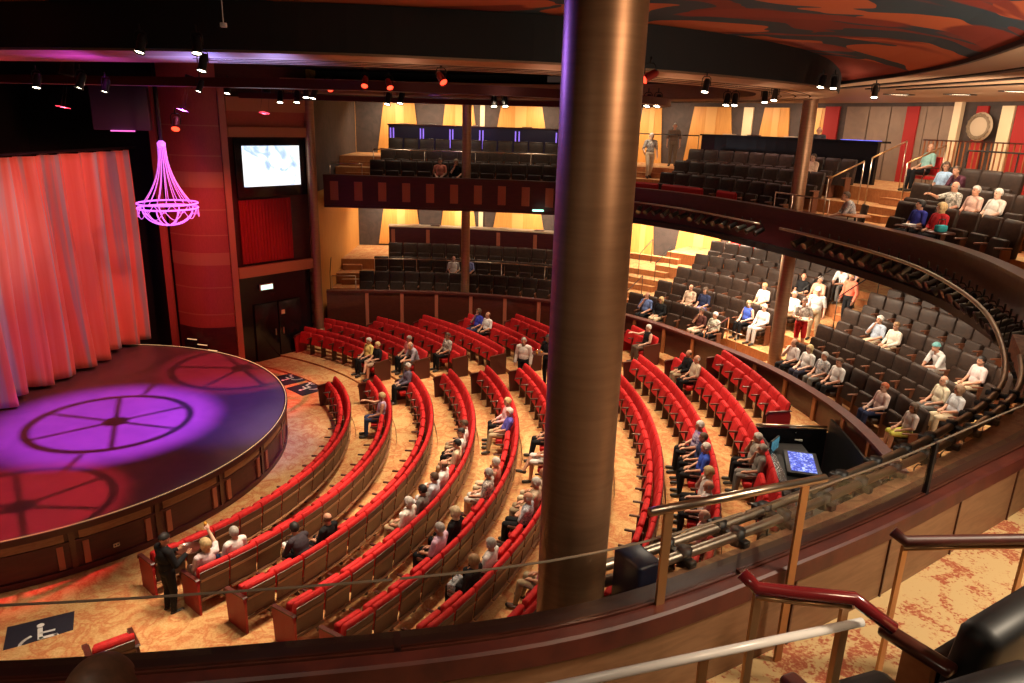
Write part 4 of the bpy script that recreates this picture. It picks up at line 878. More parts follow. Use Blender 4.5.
pp('L', 0, 903, 405, 'sit', 'brown-haired person in a yellow skirt beside red hair', S2, 'long', BR, 'short', (.60, .52, .48), 'short', (.66, .62, .12))
pp('L', 1, 938, 381, 'sit', 'bald person in a cream shirt with a tie in the curved lower block', S2, 'bald', WH, 'short', (.76, .68, .50), 'long', GREY)
pp('L', 1, 954, 389, 'turnl', 'brown-haired person in a pale blue blouse beside the cream shirt and tie', S2, 'long', (.28, .17, .10), 'short', (.66, .68, .72), 'long', CREAM)
pp('L', 2, 984, 346, 'lean', 'person in white with a turquoise cap below the curved pipe', S2, 'cap', TEAL, 'short', WHITE, 'long', WHITE)
pp('L', 2, 1004, 358, 'sit', 'person in pale pink beside the turquoise cap below the curved pipe', S2, 'short', BK, 'short', (.74, .60, .58), 'long', CREAM)
# upper balcony, curved block
pp('U', 0, 893, 204, 'turnl', 'dark-haired person in blue at the small pale table', S2, 'short', BK, 'short', (.04, .05, .35), 'long', BLACK)
pp('U', 0, 905, 206, 'turnl', 'blond person in a red jacket at the small pale table', S2, 'long', BL, 'jacket', (.52, .03, .04), 'long', BLACK)
pp('U', 1, 960, 186, 'reach', 'bald person in a dark leafy shirt, second row of the curved upper balcony', S2, 'bald', GR, 'short', (.10, .11, .09), 'long', (.12, .13, .10), pat='flower')
pp('U', 1, 981, 189, 'sit', 'white-haired person in a pale pink top and red trousers in the curved upper balcony', S2, 'short', WH, 'short', (.80, .55, .46), 'long', (.45, .05, .04))
pp('U', 2, 957, 166, 'turn', 'long-haired person in a pale blue top, third row of the curved upper balcony', S2, 'long', BR, 'short', (.38, .55, .78), 'long', BLACK)
pp('U', 1, 1017, 190, 'slouch', 'person in white at the edge of the curved upper balcony', S3, 'short', WH, 'short', (.82, .78, .72), 'long', CREAM)
pp('U', 2, 992, 169, 'lean', 'person in dark purple bending under the woven wall ornament', S2, 'short', BR, 'short', (.10, .03, .05), 'long', BLACK)
pp('U', 2, 822, 157, 'slouch', 'person in pale peach clothes by the black bar counter', S2, 'short', BR, 'short', (.74, .50, .36), 'long', (.74, .50, .38))
# standing figures and the ones on chairs
def stand(px, py, z, pose, face, label, *a, **k):
    P = at_z(px, py, z); f = math.atan2(face[1], face[0]) - PI / 2
    return person(pose, (P[0], P[1], z), f, label, *a, **k)
usher = stand(172, 612, .0, 'tray', (.55, .83), 'usher in a black suit and dark cap standing at the front rows', S2, 'cap', BK, 'jacket', BLACK, 'long', BLACK, .95)
person('stand', (.39, 22.45, fl(6)), math.atan2(-1, -.3) - PI / 2, 'grey-haired person in an open white jacket standing in the cross-aisle', S2, 'short', GR, 'jacket', (.76, .72, .66), 'long', BLACK)
waiter = person('tray', (1.17, 22.4, fl(7)), math.atan2(-.7, -.7) - PI / 2, 'dark-skinned waiter with a tray of orange drinks beside the thick column', S4, 'short', BK, 'short', BLACK, 'long', BLACK)
waiter2 = person('tray', (*LP.at(17.55, 2.05)[0], LJ(1) + .22), math.atan2(-1, -.2) - PI / 2, 'waiter in a dark patterned top and red apron on the lower balcony steps', S2, 'short', BR, 'short', (.12, .05, .04), 'short', (.55, .02, .02), pat='flower')
person('stand', (*LP.at(17.3, 2.9)[0], LJ(2)), math.atan2(-.8, -.5) - PI / 2, 'person in a white T-shirt and white cap standing behind the waiter', S2, 'cap', WHITE, 'short', WHITE, 'long', KHAKI)
person('stand', (*LP.at(17.15, 4.68)[0], LJ(4)), math.atan2(.2, -.9) - PI / 2, 'tall person in a lilac shirt standing on the lower balcony stairs', S2, 'bald', BR, 'short', LILAC, 'long', BLACK)
person('stand', (*LP.at(17.5, 4.0)[0], LJ(3)), math.atan2(-.4, -.9) - PI / 2, 'blond person in a coral jacket standing on the lower balcony stairs', S2, 'short', BL, 'jacket', (.78, .20, .12), 'long', BLACK)
person('walk', (*UP.at(11.2, 2.9)[0], UJ(2) + .01), math.atan2(-1, .1) - PI / 2, 'white-haired person in a black and white top walking down the upper stairs', S3, 'short', WH, 'short', (.05, .05, .06), 'long', CREAM, pat='flower')
person('stand', (*UP.at(11.25, 5.2)[0], UJ(3)), math.atan2(-1, -.2) - PI / 2, 'person in brown standing in the shade at the top of the upper stairs', S2, 'short', GR, 'short', (.15, .10, .07), 'long', (.17, .12, .08))
_p = UP.at(14.75, 5.3)[0]; person('sfold', (_p[0], _p[1], 7.16), 2.6, 'person in a dark vest with folded arms behind the black bar counter', S2, 'bald', BR, 'short', (.05, .05, .06), 'long', BLACK)
stand(836, 190, 6.77, 'bend', (-.9, -.3), 'waiter in a black vest with white sleeves bending by the black bar counter', S2, 'short', BK, 'long', (.72, .66, .68), 'long', BLACK)
def chair(P, rz, label, m, mleg):
    t = thing('chair', label, 'chair', P, rz)
    MB().box((0, .235, .40), (.50, .40, .09), bev=.03).build('seat', m, t); MB().box((0, .02, .72), (.48, .07, .52), rx=R_(8), bev=.03).build('backrest', m, t)
    for sx in (-1, 1):
        for y in (.06, .46): MB().tube([(.22 * sx, y, 0), (.21 * sx, y, .42)], .016).build('leg', mleg, t)
        MB().tube([(.25 * sx, .46, .40), (.26 * sx, .45, .66), (.26 * sx, .05, .68)], .016).build('armrest', mleg, t)
    return t
M_redch = mat('red_chair_cloth', (.52, .012, .014), .7)
P = at_z(930, 192, 7.16); chair(tuple(P), R_(95), 'red chair with a teal-shirted person at the top of the upper stairs', M_redch, M_wood)
person('turn', tuple(P), R_(95), 'person in a teal shirt sitting high on the red chair by the cream post', S2, 'bald', GR, 'short', (.30, .52, .48), 'long', BLACK, 1.)
P = UP.at(20.15, 1.15)[0]; chair((P[0], P[1], 5.96), R_(80), 'dark chair at the small pale table on the upper balcony', M_brown, M_black)
person('lean', (P[0], P[1], 5.96), R_(80), 'person in a white patterned shirt and shorts at the small pale table', S2, 'short', BR, 'short', (.74, .66, .64), 'short', (.70, .58, .44), 1., pat='flower')
for i, (x, y) in enumerate(((722, 247), (747, 250), (768, 254))):
    s_, d_ = LP.sd(at_z(x, y, 4.2)); Pq, N = LP.at(s_, 6.6); chair((Pq[0], Pq[1], LJ(5)), math.atan2(-N[1], -N[0]) - PI / 2, 'red armchair, %s from the bright stairs under the upper balcony' % ORD[i + 1], M_redch, M_wood)

# build every seat that the photograph shows
for s in SEATS:
    if not s.vis: continue
    M = SM[s.kind]; t = thing('red_theatre_chair' if s.kind == 'red' else 'brown_theatre_chair', s.lab, 'theatre seat', s.P, s.rz, s.grp)
    link('backrest', M['backrest'], t); link('seat', M['down' if s.used else 'up'], t)
    x, y = to_px(s.P)
    if s.kind == 'red' or s.zone == 'L' and x > 800: link('back_panel', M['back_panel'], t)
    if s.kind == 'red' or x > 640 or s.row < 2: link('armrest', M['armrest'], t, (-.30, 0, 0))
    if s.end[1] and s.kind == 'brown': link('armrest', M['armrest'], t, (.30, 0, 0))
    if s.kind == 'red':
        if s.end[0]: link('end_panel', M['end_dark'], t, ((.305 if s.zone == 'A' or s.zone == 'C' else -.34), 0, 0))
        if s.end[1]: link('end_panel', M['end_panel'], t, ((-.335 if s.zone != 'B' else .305), 0, 0))

# drinks, tray, bags
def glass(P, label, col):
    t = thing('drink_glass', label, 'glass', P); MB().lathe([(.001, 0), (.028, 0), (.034, .12), (.031, .12), (.026, .01)], n=14).build('tumbler', M_glass, t); MB().lathe([(.001, .008), (.025, .008), (.030, .09), (.001, .09)], n=14).build('drink', mat('drink_%d' % int(col[1] * 100), col, .2), t); return t
def on(o, p): return Matrix.Translation(o.location) @ Matrix.Rotation(o.rotation_euler.z, 4, 'Z') @ Vector(p)
glass(on(drinker, (.245, .63, 1.27)), 'drink held up by the blond person beside the usher', (.75, .35, .05))
for o, h, lab in ((usher, 1.08, 'round dark tray held by the usher in the black suit'), (waiter, 1.135, 'round tray of orange drinks held beside the thick column'), (waiter2, 1.135, 'pale tray held by the waiter in the red apron')):
    p = on(o, (0, .45, h + .0)); tag(MB().lathe([(.001, 0), (.2, 0), (.215, .025), (.205, .025), (.195, .008), (.001, .008)], n=26).build('serving_tray', M_pale if o is waiter2 else M_wood, None, p), lab, 'tray')
    if o is waiter:
        for i, (a, c) in enumerate(((.08, .3), (2.2, .1), (4.2, .35))): glass((p[0] + .1 * math.cos(a), p[1] + .1 * math.sin(a), p[2] + .01), ('amber drink on the tray beside the thick column', 'red drink on the tray beside the thick column', 'orange drink on the tray beside the thick column')[i], (.8, c, .03))
def bag(P, rz, label, col, pat=None, sz=(.34, .14, .26)):
    t = thing('handbag', label, 'bag', P, rz); MB().box((0, 0, sz[2] / 2), sz, bev=.03).build('body', cloth_m(col, pat), t); MB().tube([(-.1, 0, sz[2]), (-.09, 0, sz[2] + .12), (.09, 0, sz[2] + .12), (.1, 0, sz[2])], .01, 6).build('strap', M_black, t)
P = at_z(455, 592, fl(6) + .46); bag(tuple(P), 1.1, 'black and white speckled bag on the sixth red row beside long brown hair', (.6, .6, .6), 'flower')
P = at_z(292, 553, fl(3) + .46); bag(tuple(P), .6, 'white and grey bag on a lap in the third red row', (.75, .75, .78))
P = at_z(813, 318, 2.75); bag(tuple(P), .2, 'green and white bag hanging by the person in the white cap', (.15, .45, .30), 'flower', (.3, .1, .32))
# tables of the curved upper balcony
def table(P, label, r, m, h=.72):
    t = thing('side_table', label, 'table', P); MB().lathe([(.001, h), (r, h), (r, h + .03), (.001, h + .03)], n=30).build('table_top', m, t); MB().tube([(0, 0, 0), (0, 0, h)], .03).build('stem', M_black, t); MB().lathe([(.001, 0), (r * .6, 0), (r * .6, .02), (.001, .03)], n=24).build('foot', M_black, t)
Pn = UP.at(20.5, .58)[0]; table((Pn[0], Pn[1], 5.96), 'small pale wooden table at the upper balcony front', .36, M_orange, .72)
Pn = UP.at(22.3, .62)[0]; table((Pn[0], Pn[1], 5.96), 'small dark table with a white card on the curved upper balcony', .28, M_wood, .72)
tag(MB().box((0, 0, .015), (.26, .18, .03), bev=.004).build('menu_card', M_white, None, (Pn[0], Pn[1], 6.715), .4), 'white card lying on the small dark upper balcony table', 'card')
Pn = UP.at(23.3, .62)[0]; table((Pn[0], Pn[1], 5.96), 'round dark table with a turquoise bag near the curved pipe', .30, M_wood, .72)
bag((Pn[0], Pn[1], 6.715), .3, 'turquoise bag on the round dark upper balcony table', (.05, .45, .52), None, (.24, .16, .15))
# red reflection on the upper balcony, built as cloth strips over front seats
for s0, s1, lab in ((11.0, 12.3, 'red reflection shaped as cloth over the first front seats beside the upper stairs'), (12.5, 14.1, 'wide red reflection shaped as cloth over front seats of the middle upper balcony'), (14.75, 15.5, 'narrow red reflection shaped as cloth over front seats of the middle upper balcony')):
    m = sweep(MB(), UP, s0, s1, [(d_ - .17, z_) for d_, z_ in ((.80, 6.15), (.84, 6.72), (.90, 6.78), (.96, 6.72), (1.0, 6.2), (.985, 6.2), (.945, 6.70), (.90, 6.755), (.855, 6.70), (.815, 6.15))], 0, .1, True); tag(m.build('red_reflection', M_redch), lab, 'cloth')

# ------------------------------------------------------------------ balcony stairs and rails
def stairs(C, s0, s1, zf, n, dz, label):
    t = thing('aisle_stairs', label, 'stairs')
    for j in range(n):
        d = 1.5 + .98 * j
        sweep(MB(), C, s0, s1, [(d - .30, zf + dz * j + .005), (d - .30, zf + dz * j + dz / 2), (d - .002, zf + dz * j + dz / 2), (d - .002, zf + dz * j + .005)], [1, 0, 1, 1], .2, True).build('step', [M_carpet, M_orange], t)
        sweep(MB(), C, s0, s1, [(d - .31, zf + dz * j + dz / 2 - .02), (d - .31, zf + dz * j + dz / 2 + .004), (d - .27, zf + dz * j + dz / 2 + .004), (d - .27, zf + dz * j + dz / 2 - .02)], 0, .2, True).build('nosing', M_orange, t)
stairs(LP, .42, 1.05, 1.52, 3, .43, 'carpeted steps beside the amber wall of the far lower balcony')
stairs(UP, .42, 1.35, 5.95, 3, .40, 'carpeted steps beside the dark wall of the far upper balcony')
stairs(LP, 9.75, 11.2, 1.52, 5, .43, 'brightly lit steps of the lower balcony past the thick column')
stairs(LP, 17.0, 17.5, 1.52, 5, .43, 'carpeted steps of the lower balcony beside the bronze column')
stairs(UP, 9.75, 11.9, 5.95, 3, .40, 'upper balcony steps where a white-haired person walks down')
stairs(UP, 18.72, 19.72, 5.95, 3, .40, 'upper balcony steps below the red chair')
def rail(pts, label, post=None, r=.022, m=M_steel, pm=None, mid=False):
    """handrail through pts (x, y, z) with posts down to the floor heights in post"""
    t = thing('handrail', label, 'handrail'); MB().tube(pts, r, 10).build('top_rail', m, t)
    for (i, z) in post or []: MB().tube([pts[i], (pts[i][0], pts[i][1], z)], r * .8, 8).build('post', pm or m, t)
    if mid: MB().tube([(p[0], p[1], p[2] - .45) for p in pts], r * .6, 8).build('mid_rail', pm or m, t)
    return t
def cp(C, s, d, z): P, _ = C.at(s, d); return (P[0], P[1], z)
rail([cp(LP, s, .34, 2.72) for s in np.arange(.2, 1.2, .3)], 'steel rail across the foot of the far lower steps', [(0, 1.52), (3, 1.52)])
rail([cp(LP, s, 1.75, 3.15 + .0) for s in np.arange(1.7, 9.6, .4)], 'long steel rail behind the front row of the far lower balcony', [(0, 1.95), (4, 1.95), (8, 1.95), (12, 1.95), (16, 1.95)], .02)
rail([cp(LP, .12, d, z) for d, z in ((.7, 2.75), (1.6, 3.1), (1.8, 3.2), (3.0, 3.75), (3.5, 3.95))], 'slanting rail on the amber wall of the far lower steps', [(0, 1.52), (3, 2.81)], .016, M_black)
rail([cp(UP, s, 1.75, 7.52) for s in np.arange(1.6, 9.9, .4)], 'long steel rail behind the front row of the far upper balcony', [(0, 6.35), (5, 6.35), (10, 6.35), (15, 6.35)], .022)
rail([cp(UP, s, .36, 7.02) for s in np.arange(.2, 1.6, .3)], 'steel rail across the foot of the far upper steps', [(0, 5.95), (4, 5.95)], .018)
for s, dd, lab in ((9.9, 0, 'near the thick column'), (10.6, .4, 'in the middle'), (11.25, 0, 'beside the brown seats')):
    for a, c in ((1.2, 1), (3.2, 2)):
        rail([cp(LP, s, a + dd + u, 1.52 + .43 * (a + dd + u - .5) + .9) for u in (0, .2, .9, 1.1)], '%s dark rail on the bright lower steps, %s' % (('front', 'upper')[c - 1], lab), [(0, 1.52 + .43 * (int(a + dd))), (3, 1.52 + .43 * int(a + dd + 1.1))], .016, M_black)
for s, lab in ((17.72, 'beside the curved block'), (16.58, 'beside the middle block')):
    rail([cp(LP, s, d, z) for d, z in ((3.2, 3.85), (3.4, 3.95), (4.6, 4.5), (4.9, 4.55))], 'black rail on the carpeted lower steps %s' % lab, [(0, 2.81), (3, 3.67)], .018, M_black)
rail([cp(LP, s, .42, 2.66) for s in np.arange(15.45, 17.0, .3)], 'low rail at the front of the lit lower step by the bronze column', [(0, 1.52), (4, 1.52)], .015, M_steel)
rail([cp(LP, 15.4, d, z) for d, z in ((.3, 2.45), (.9, 2.55), (1.35, 2.75))], 'orange wooden rail beside the leafy shirt above the red rows', [(0, 1.52), (2, 1.52)], .022, M_woodred, M_orange)
rail([cp(UP, s, .40, 7.0) for s in np.arange(17.6, 19.9, .35)], 'steel rail at the foot of the upper steps by the bronze column', [(0, 5.95), (2, 5.95), (4, 5.95), (6, 5.95)], .02)
for s, a, lab in ((18.60, 1.3, 'lower steel rail on the upper steps beside the black seats'), (18.62, 2.75, 'upper steel rail on the upper steps behind the lower one'), (19.86, 2.6, 'steel rail on the upper steps beside the red chair')):
    rail([cp(UP, s, a, 5.95 + .40 * (a - .5) + 1.2), cp(UP, s, a + 1.2, 5.95 + .40 * (a + .7) + 1.2)], lab, [(0, 5.95 + .4 * int(a - .5)), (1, 5.95 + .4 * int(a + .7))], .022, M_bronzepost, M_steel)
rail([cp(UP, s, 4.4, 8.35) for s in np.arange(20.0, 22.4, .4)], 'black rail in front of the striped wall near the woven ornament', [(0, 7.15), (3, 7.15), (5, 7.15)], .022, M_black)
rail([cp(UP, s, 4.9, 8.4) for s in np.arange(10.2, 12.0, .4)], 'dark rail at the top of the upper steps before the amber panels', [(0, 7.15), (4, 7.15)], .02, M_black)
t = thing('slat_screen', 'wooden slat screen below the woven wall ornament', 'screen'); 
for s in np.arange(17.9, 20.5, .13): m = MB(); sbox(m, UP, s, 5.6, 7.4, 8.55, .03, .03); m.build('slat', M_orange, t)
sweep(MB(), UP, 17.85, 20.5, [(5.57, 8.55), (5.57, 8.59), (5.63, 8.59), (5.63, 8.55)], 0, .3, True).build('top_rail', M_wood, t)
t = thing('dark_cabinet', 'dark narrow cabinet beside the bright lower steps and the thick column', 'cabinet', (*LP.at(9.95, .72)[0], 1.52)); MB().box((0, 0, .75), (.5, .4, 1.5), .6, bev=.015).build('cabinet_body', M_wood, t); MB().box((0, 0, 1.52), (.56, .46, .04), .6, bev=.01).build('cabinet_top', M_maroon, t)
# front rails of the near balcony
NF = 6.06
P1, P2 = at_z(650, 512, 7.12), at_z(825, 478, 7.12); d = P2 - P1
t = thing('handrail', 'bronze-steel handrail with two posts standing before the glass beside the column', 'handrail')
MB().tube([P1, P2], .022, 14).build('top_rail', M_steel, t)
for f in (.10, .88):
    p = P1 + d * f; MB().box((p[0], p[1], (NF + 7.1) / 2), (.045, .016, 7.1 - NF), math.atan2(d[1], d[0])).build('post', M_bronzepost, t)
def woodrail(pix, z, posts, label, zt=None, r=.026):
    t = thing('handrail', label, 'handrail'); pts = [at_z(x, y, zz) for (x, y), zz in zip(pix, z)]
    MB().tube(pts, r, 14).build('wooden_grip', M_handrail if zt is None else M_woodred, t); MB().tube([p - np.array([0, 0, .04]) for p in pts[1:-1]], .011, 8).build('support_bar', M_bronzepost, t) if len(pts) > 3 else None
    for x, y, zz in posts:
        p = at_z(x, y, zz); MB().box((p[0], p[1], (NF + zz) / 2), (.04, .014, zz - NF), .5).build('post', M_bronzepost, t)
    return t
woodrail([(742, 573), (757, 588), (800, 593), (853, 598), (893, 628)], [7.16, 7.12, 7.12, 7.12, 7.02], [(758, 592, 7.08), (846, 600, 7.08)], 'short red wooden handrail with a rounded drooping end on bronze posts')
woodrail([(893, 531), (905, 541), (960, 540), (1030, 539), (1120, 538)], [7.0, 6.97, 6.97, 6.97, 6.97], [(905, 545, 6.94), (1028, 543, 6.94)], 'dark wooden handrail with a blue sheen running along the balcony floor', 1)
P1, P2 = at_z(520, 694, 7.0), at_z(862, 622, 7.0); d = P2 - P1
t = thing('handrail', 'bright white steel handrail, lowest in front of the patterned carpet', 'handrail'); MB().tube([P1, P2], .017, 12).build('top_rail', mat('white_rail_paint', (.86, .82, .78), .25), t)
for f in (.05, .50, .94): p = P1 + d * f; MB().box((p[0], p[1], (NF + 6.99) / 2), (.035, .014, 6.99 - NF), .3).build('post', M_bronzepost, t)
# near seats at the lower corner
for i, (x, y, z, w_, lab) in enumerate(((1000, 604, 6.97, 32, 'black near armchair whose wooden armrest juts over the patterned carpet'), (975, 672, 7.04, 20, 'black armchair back closest to the white handrail end'))):
    P = at_z(x, y, z); t = thing('balcony_armchair', lab, 'chair', (P[0], P[1], NF + (.05 if i == 1 else 0)), R_(w_))
    b = MB().box((0, -.02, .60), (.56, .16, .66), rx=R_(6), bev=.06); b.build('backrest', M_black, t); (MB().box((0, .13, .45), (.54, .12, .34), rx=R_(6), bev=.05) if i == 0 else MB().box((0, .30, .36), (.54, .52, .16), bev=.05)).build('seat', M_black, t)
    for sx in (-1,):
        if i == 1: continue
        MB().box((.33 * sx, .12, .74), (.075, .30, .045), bev=.016).build('armrest', M_wood, t); MB().box((.33 * sx, .10, .36), (.05, .12, .72)).build('arm_post', M_orange, t)
P = at_z(708, 672, 6.95); t = thing('balcony_armchair', 'armchair showing one red wooden armrest tip beneath the white handrail', 'chair', (P[0] + .25, P[1] - .45, NF), R_(25))
MB().box((0, -.02, .50), (.5, .14, .5), bev=.05).build('backrest', M_black, t); MB().box((0, .26, .34), (.5, .5, .16), bev=.05).build('seat', M_black, t)
for sx in (-1, 1): MB().box((.31 * sx, .25, .78), (.075, .46, .045), bev=.016).build('armrest', M_woodred, t); MB().box((.31 * sx, .15, .38), (.045, .1, .76)).build('arm_post', M_orange, t)
P = at_z(103, 700, 7.27); person('sit', (P[0], P[1] - .225, NF), 0, 'brown-haired person leaning on the near balcony ledge, only the crown showing', S2, 'short', (.14, .06, .03), 'short', (.05, .04, .04), 'long', BLACK)

# ------------------------------------------------------------------ floor mats
def mat_wheel(cx_, cy_, rz, label, w=1.15, h=1.2, mir=1):
    t = thing('floor_mat', label, 'mat', (cx_, cy_, .003), rz); MB().box((0, 0, .006), (w, h, .012), bev=.004).build('mat_pad', M_navy, t)
    z = .0145; m = MB(); m.lathe([(.001, z), (.058, z)], (0, .40, 0), 18)
    def bar(p, q, wd): p, q = V(p), V(q); d = q - p; m.box(((p.x + q.x) / 2, (p.y + q.y) / 2, z), (d.length + wd * .6, wd, .004), math.atan2(d.y, d.x))
    bar((0, .30), (.02, .02), .075); bar((.02, .17), (.22, .17), .05); bar((.02, .02), (.25, .02), .065); bar((.25, .02), (.36, -.24), .065); bar((.36, -.24), (.44, -.20), .05)
    pts = [(-.02 + .26 * math.cos(a), -.10 + .26 * math.sin(a)) for a in np.linspace(R_(115), R_(345), 16)]
    for a, c in zip(pts, pts[1:]): bar((*a,), (*c,), .05)
    m.build('wheelchair_symbol', M_white, t)
def bar3(p): return V((p[0], p[1], 0))
_V = V
def V(p): return _V((p[0], p[1], p[2] if len(p) > 2 else 0))
def quad_mat(pix, label, mir=1):
    q = [at_z(x, y, 0) for x, y in pix]; c = sum(q) / 4; u = (q[1] - q[0] + q[2] - q[3]) / 2; v = (q[3] - q[0] + q[2] - q[1]) / 2; w, h = np.hypot(*u[:2]), np.hypot(*v[:2])
    mat_wheel(c[0], c[1], math.atan2(u[1], u[0]), label, w, h)
quad_mat([(316, 377), (300, 371), (273, 378), (285, 387)], 'navy wheelchair mat, the one nearer the dark double door')
quad_mat([(334, 386), (317, 379), (288, 389), (304, 397)], 'navy wheelchair mat, the one touching the front red row end')
quad_mat([(-4, 672), (68, 655), (78, 610), (10, 628)], 'navy wheelchair mat showing under the near glass below the stage front')

# ------------------------------------------------------------------ sound booth
a0, a1 = R_(-26), R_(-1.2); zf = .45
m = MB().lathe([(rr(10) + .28, .4), (rr(10) + .28, 1.46), (rr(10) + .38, 1.46), (rr(10) + .38, .4)], (O[0], O[1], 0), 24, 0, a0, a1, False)
t = thing('sound_booth', 'black sound booth wall curving behind the red rows under the lower parapet', 'booth'); m.build('booth_wall', M_blackg, t)
p1 = (O[0] + (rr(10) + .3) * math.cos(a1), O[1] + (rr(10) + .3) * math.sin(a1)); p2 = (O[0] + 20.4 * math.cos(a1), O[1] + 20.4 * math.sin(a1))
wl = MB(); dd = V((p2[0] - p1[0], p2[1] - p1[1])); wl.box(((p1[0] + p2[0]) / 2, (p1[1] + p2[1]) / 2, 1.02), (dd.length, .08, 1.2), math.atan2(dd.y, dd.x)); wl.build('booth_side', M_blackg, t)
MB().tube([(p1[0], p1[1], 1.68), (p2[0], p2[1], 1.68)], .03).build('booth_rail', M_steel, t)
MB().lathe([(rr(10) + .25, 1.46), (rr(10) + .42, 1.46), (rr(10) + .42, 1.50), (rr(10) + .25, 1.50)], (O[0], O[1], 0), 24, 0, a0, a1, False).build('booth_cap', M_blackg, t)
MB().lathe([(rr(10) + .38, zf + .012), (20.45, zf + .012), (20.45, 1.9), (20.5, 1.9), (20.5, zf + .004), (rr(10) + .38, zf + .004)], (O[0], O[1], 0), 18, 0, R_(-27), R_(-1.2), False).build('booth_shade_lining', M_black, t)  # black booth floor, plus an added black back wall standing in for shade
t = thing('booth_desk', 'black desk inside the sound booth', 'desk'); MB().lathe([(rr(10) + .44, 1.24), (19.75, 1.24), (19.75, 1.30), (rr(10) + .44, 1.30)], (O[0], O[1], 0), 18, 0, R_(-17), R_(-1.9), False).build('desk_top', M_black, t)
for a in (-16.5, -9, -2.6): MB().box((O[0] + 19.3 * math.cos(R_(a)), O[1] + 19.3 * math.sin(R_(a)), (zf + .02 + 1.24) / 2), (.7, .05, 1.22 - zf), R_(a)).build('desk_leg', M_black, t)
_q = [at_z(x, y, 1.42) for x, y in ((786, 451), (809, 454), (821, 474), (793, 470))]; P = sum(_q) / 4; _u = (_q[1] - _q[0] + _q[2] - _q[3]) / 2; _v = (_q[3] - _q[0] + _q[2] - _q[1]) / 2; _w, _h = float(np.hypot(*_u[:2])), float(np.hypot(*_v[:2]))
t = thing('mixing_console', 'mixing console with a glowing blue display in the sound booth', 'console', (P[0], P[1], 1.30), math.atan2(_u[1], _u[0])); cb = MB().box((0, 0, .06), (_w + .2, _h + .2, .11), bev=.02).build('console_body', M_black, t); MB().box((0, 0, .121), (_w, _h, .012)).build('display', M_console, cb)
P = at_z(774, 446, 1.50); t = thing('computer_monitor', 'teal-lit monitor at the front of the sound booth desk', 'monitor', (P[0], P[1], 1.30), R_(50)); MB().box((0, 0, .24), (.50, .04, .32), bev=.01).build('monitor_case', M_black, t); MB().box((0, -.024, .24), (.46, .006, .28)).build('display', M_mon, t); MB().box((0, .04, .04), (.2, .18, .02)).box((0, .03, .1), (.05, .03, .15)).build('stand', M_black, t)
P = at_z(794, 434, 1.40); t = thing('desk_printer', 'pale grey box with an open tray on the sound booth desk', 'printer', (P[0], P[1], 1.30), R_(70)); M_pg = mat('pale_grey_plastic', (.45, .44, .42), .5)
MB().box((0, .10, .10), (.36, .12, .20), bev=.02).build('case', M_pg, t); MB().box((0, -.08, .02), (.36, .26, .04), bev=.01).build('tray', M_pg, t); MB().box((.0, .06, .215), (.36, .2, .03), bev=.01).build('lid', M_pg, t)
P = at_z(832, 486, zf); person('sit', (O[0] + 20.15 * math.cos(R_(-10.5)), O[1] + 20.15 * math.sin(R_(-10.5)), zf + .02), R_(80), 'technician in black sitting at the blue console in the sound booth', S2, 'short', BK, 'long', BLACK, 'long', BLACK)
chair((O[0] + 20.15 * math.cos(R_(-10.5)), O[1] + 20.15 * math.sin(R_(-10.5)), zf + .02), R_(80), 'black chair under the technician in the sound booth', M_black, M_black)

# ------------------------------------------------------------------ chandelier
P = at_y(167.5, 203, 21.); zt = at_y(162, 142, 21.)[2]; zb = at_y(168, 225, 21.)[2]; zr = P[2]; Rr = .80
t = thing('chandelier', 'violet beaded basket chandelier hanging over the stage', 'chandelier', (P[0], P[1], zr))
MB().tube([(0, 0, zt - zr), (0, 0, 10.2 - zr)], .05).build('stem', M_black, t); MB().lathe([(.05, zt - zr + .04), (.11, zt - zr - .02), (.11, zt - zr - .12), (.05, zt - zr - .16)], n=16).build('cap', M_neon, t)
for zz in (0, -.13): MB().tube([(Rr * math.cos(2 * PI * i / 48), Rr * math.sin(2 * PI * i / 48), zz) for i in range(48)], .024, 8, 0, True).build('ring', M_neon, t)
for i in range(16):
    a = 2 * PI * i / 16; hh = zt - zr - .1; pts = []
    for u in np.linspace(0, 1, 12): r = .10 + (Rr * .95 - .10) * (u ** 2.3) * .82; pts.append((r * math.cos(a), r * math.sin(a), hh * (1 - u)))
    MB().tube(pts, .012, 6).build('bead_string', M_beads, t)
for i in range(8):
    a = 2 * PI * i / 8; MB().tube([(Rr * .88 * math.cos(u) * math.cos(a), Rr * .88 * math.cos(u) * math.sin(a), -.13 + (zb - zr + .13) * math.sin(u)) for u in np.linspace(0, PI / 2, 10)], .018, 8).build('basket_rib', M_neon, t)
for i in range(10):
    a = 2 * PI * i / 10; MB().tube([(Rr * math.cos(a + u * 2 * PI / 10), Rr * math.sin(a + u * 2 * PI / 10), -.13 - .26 * math.sin(PI * u)) for u in np.linspace(0, 1, 9)], .013, 6).build('swag', M_beads, t)

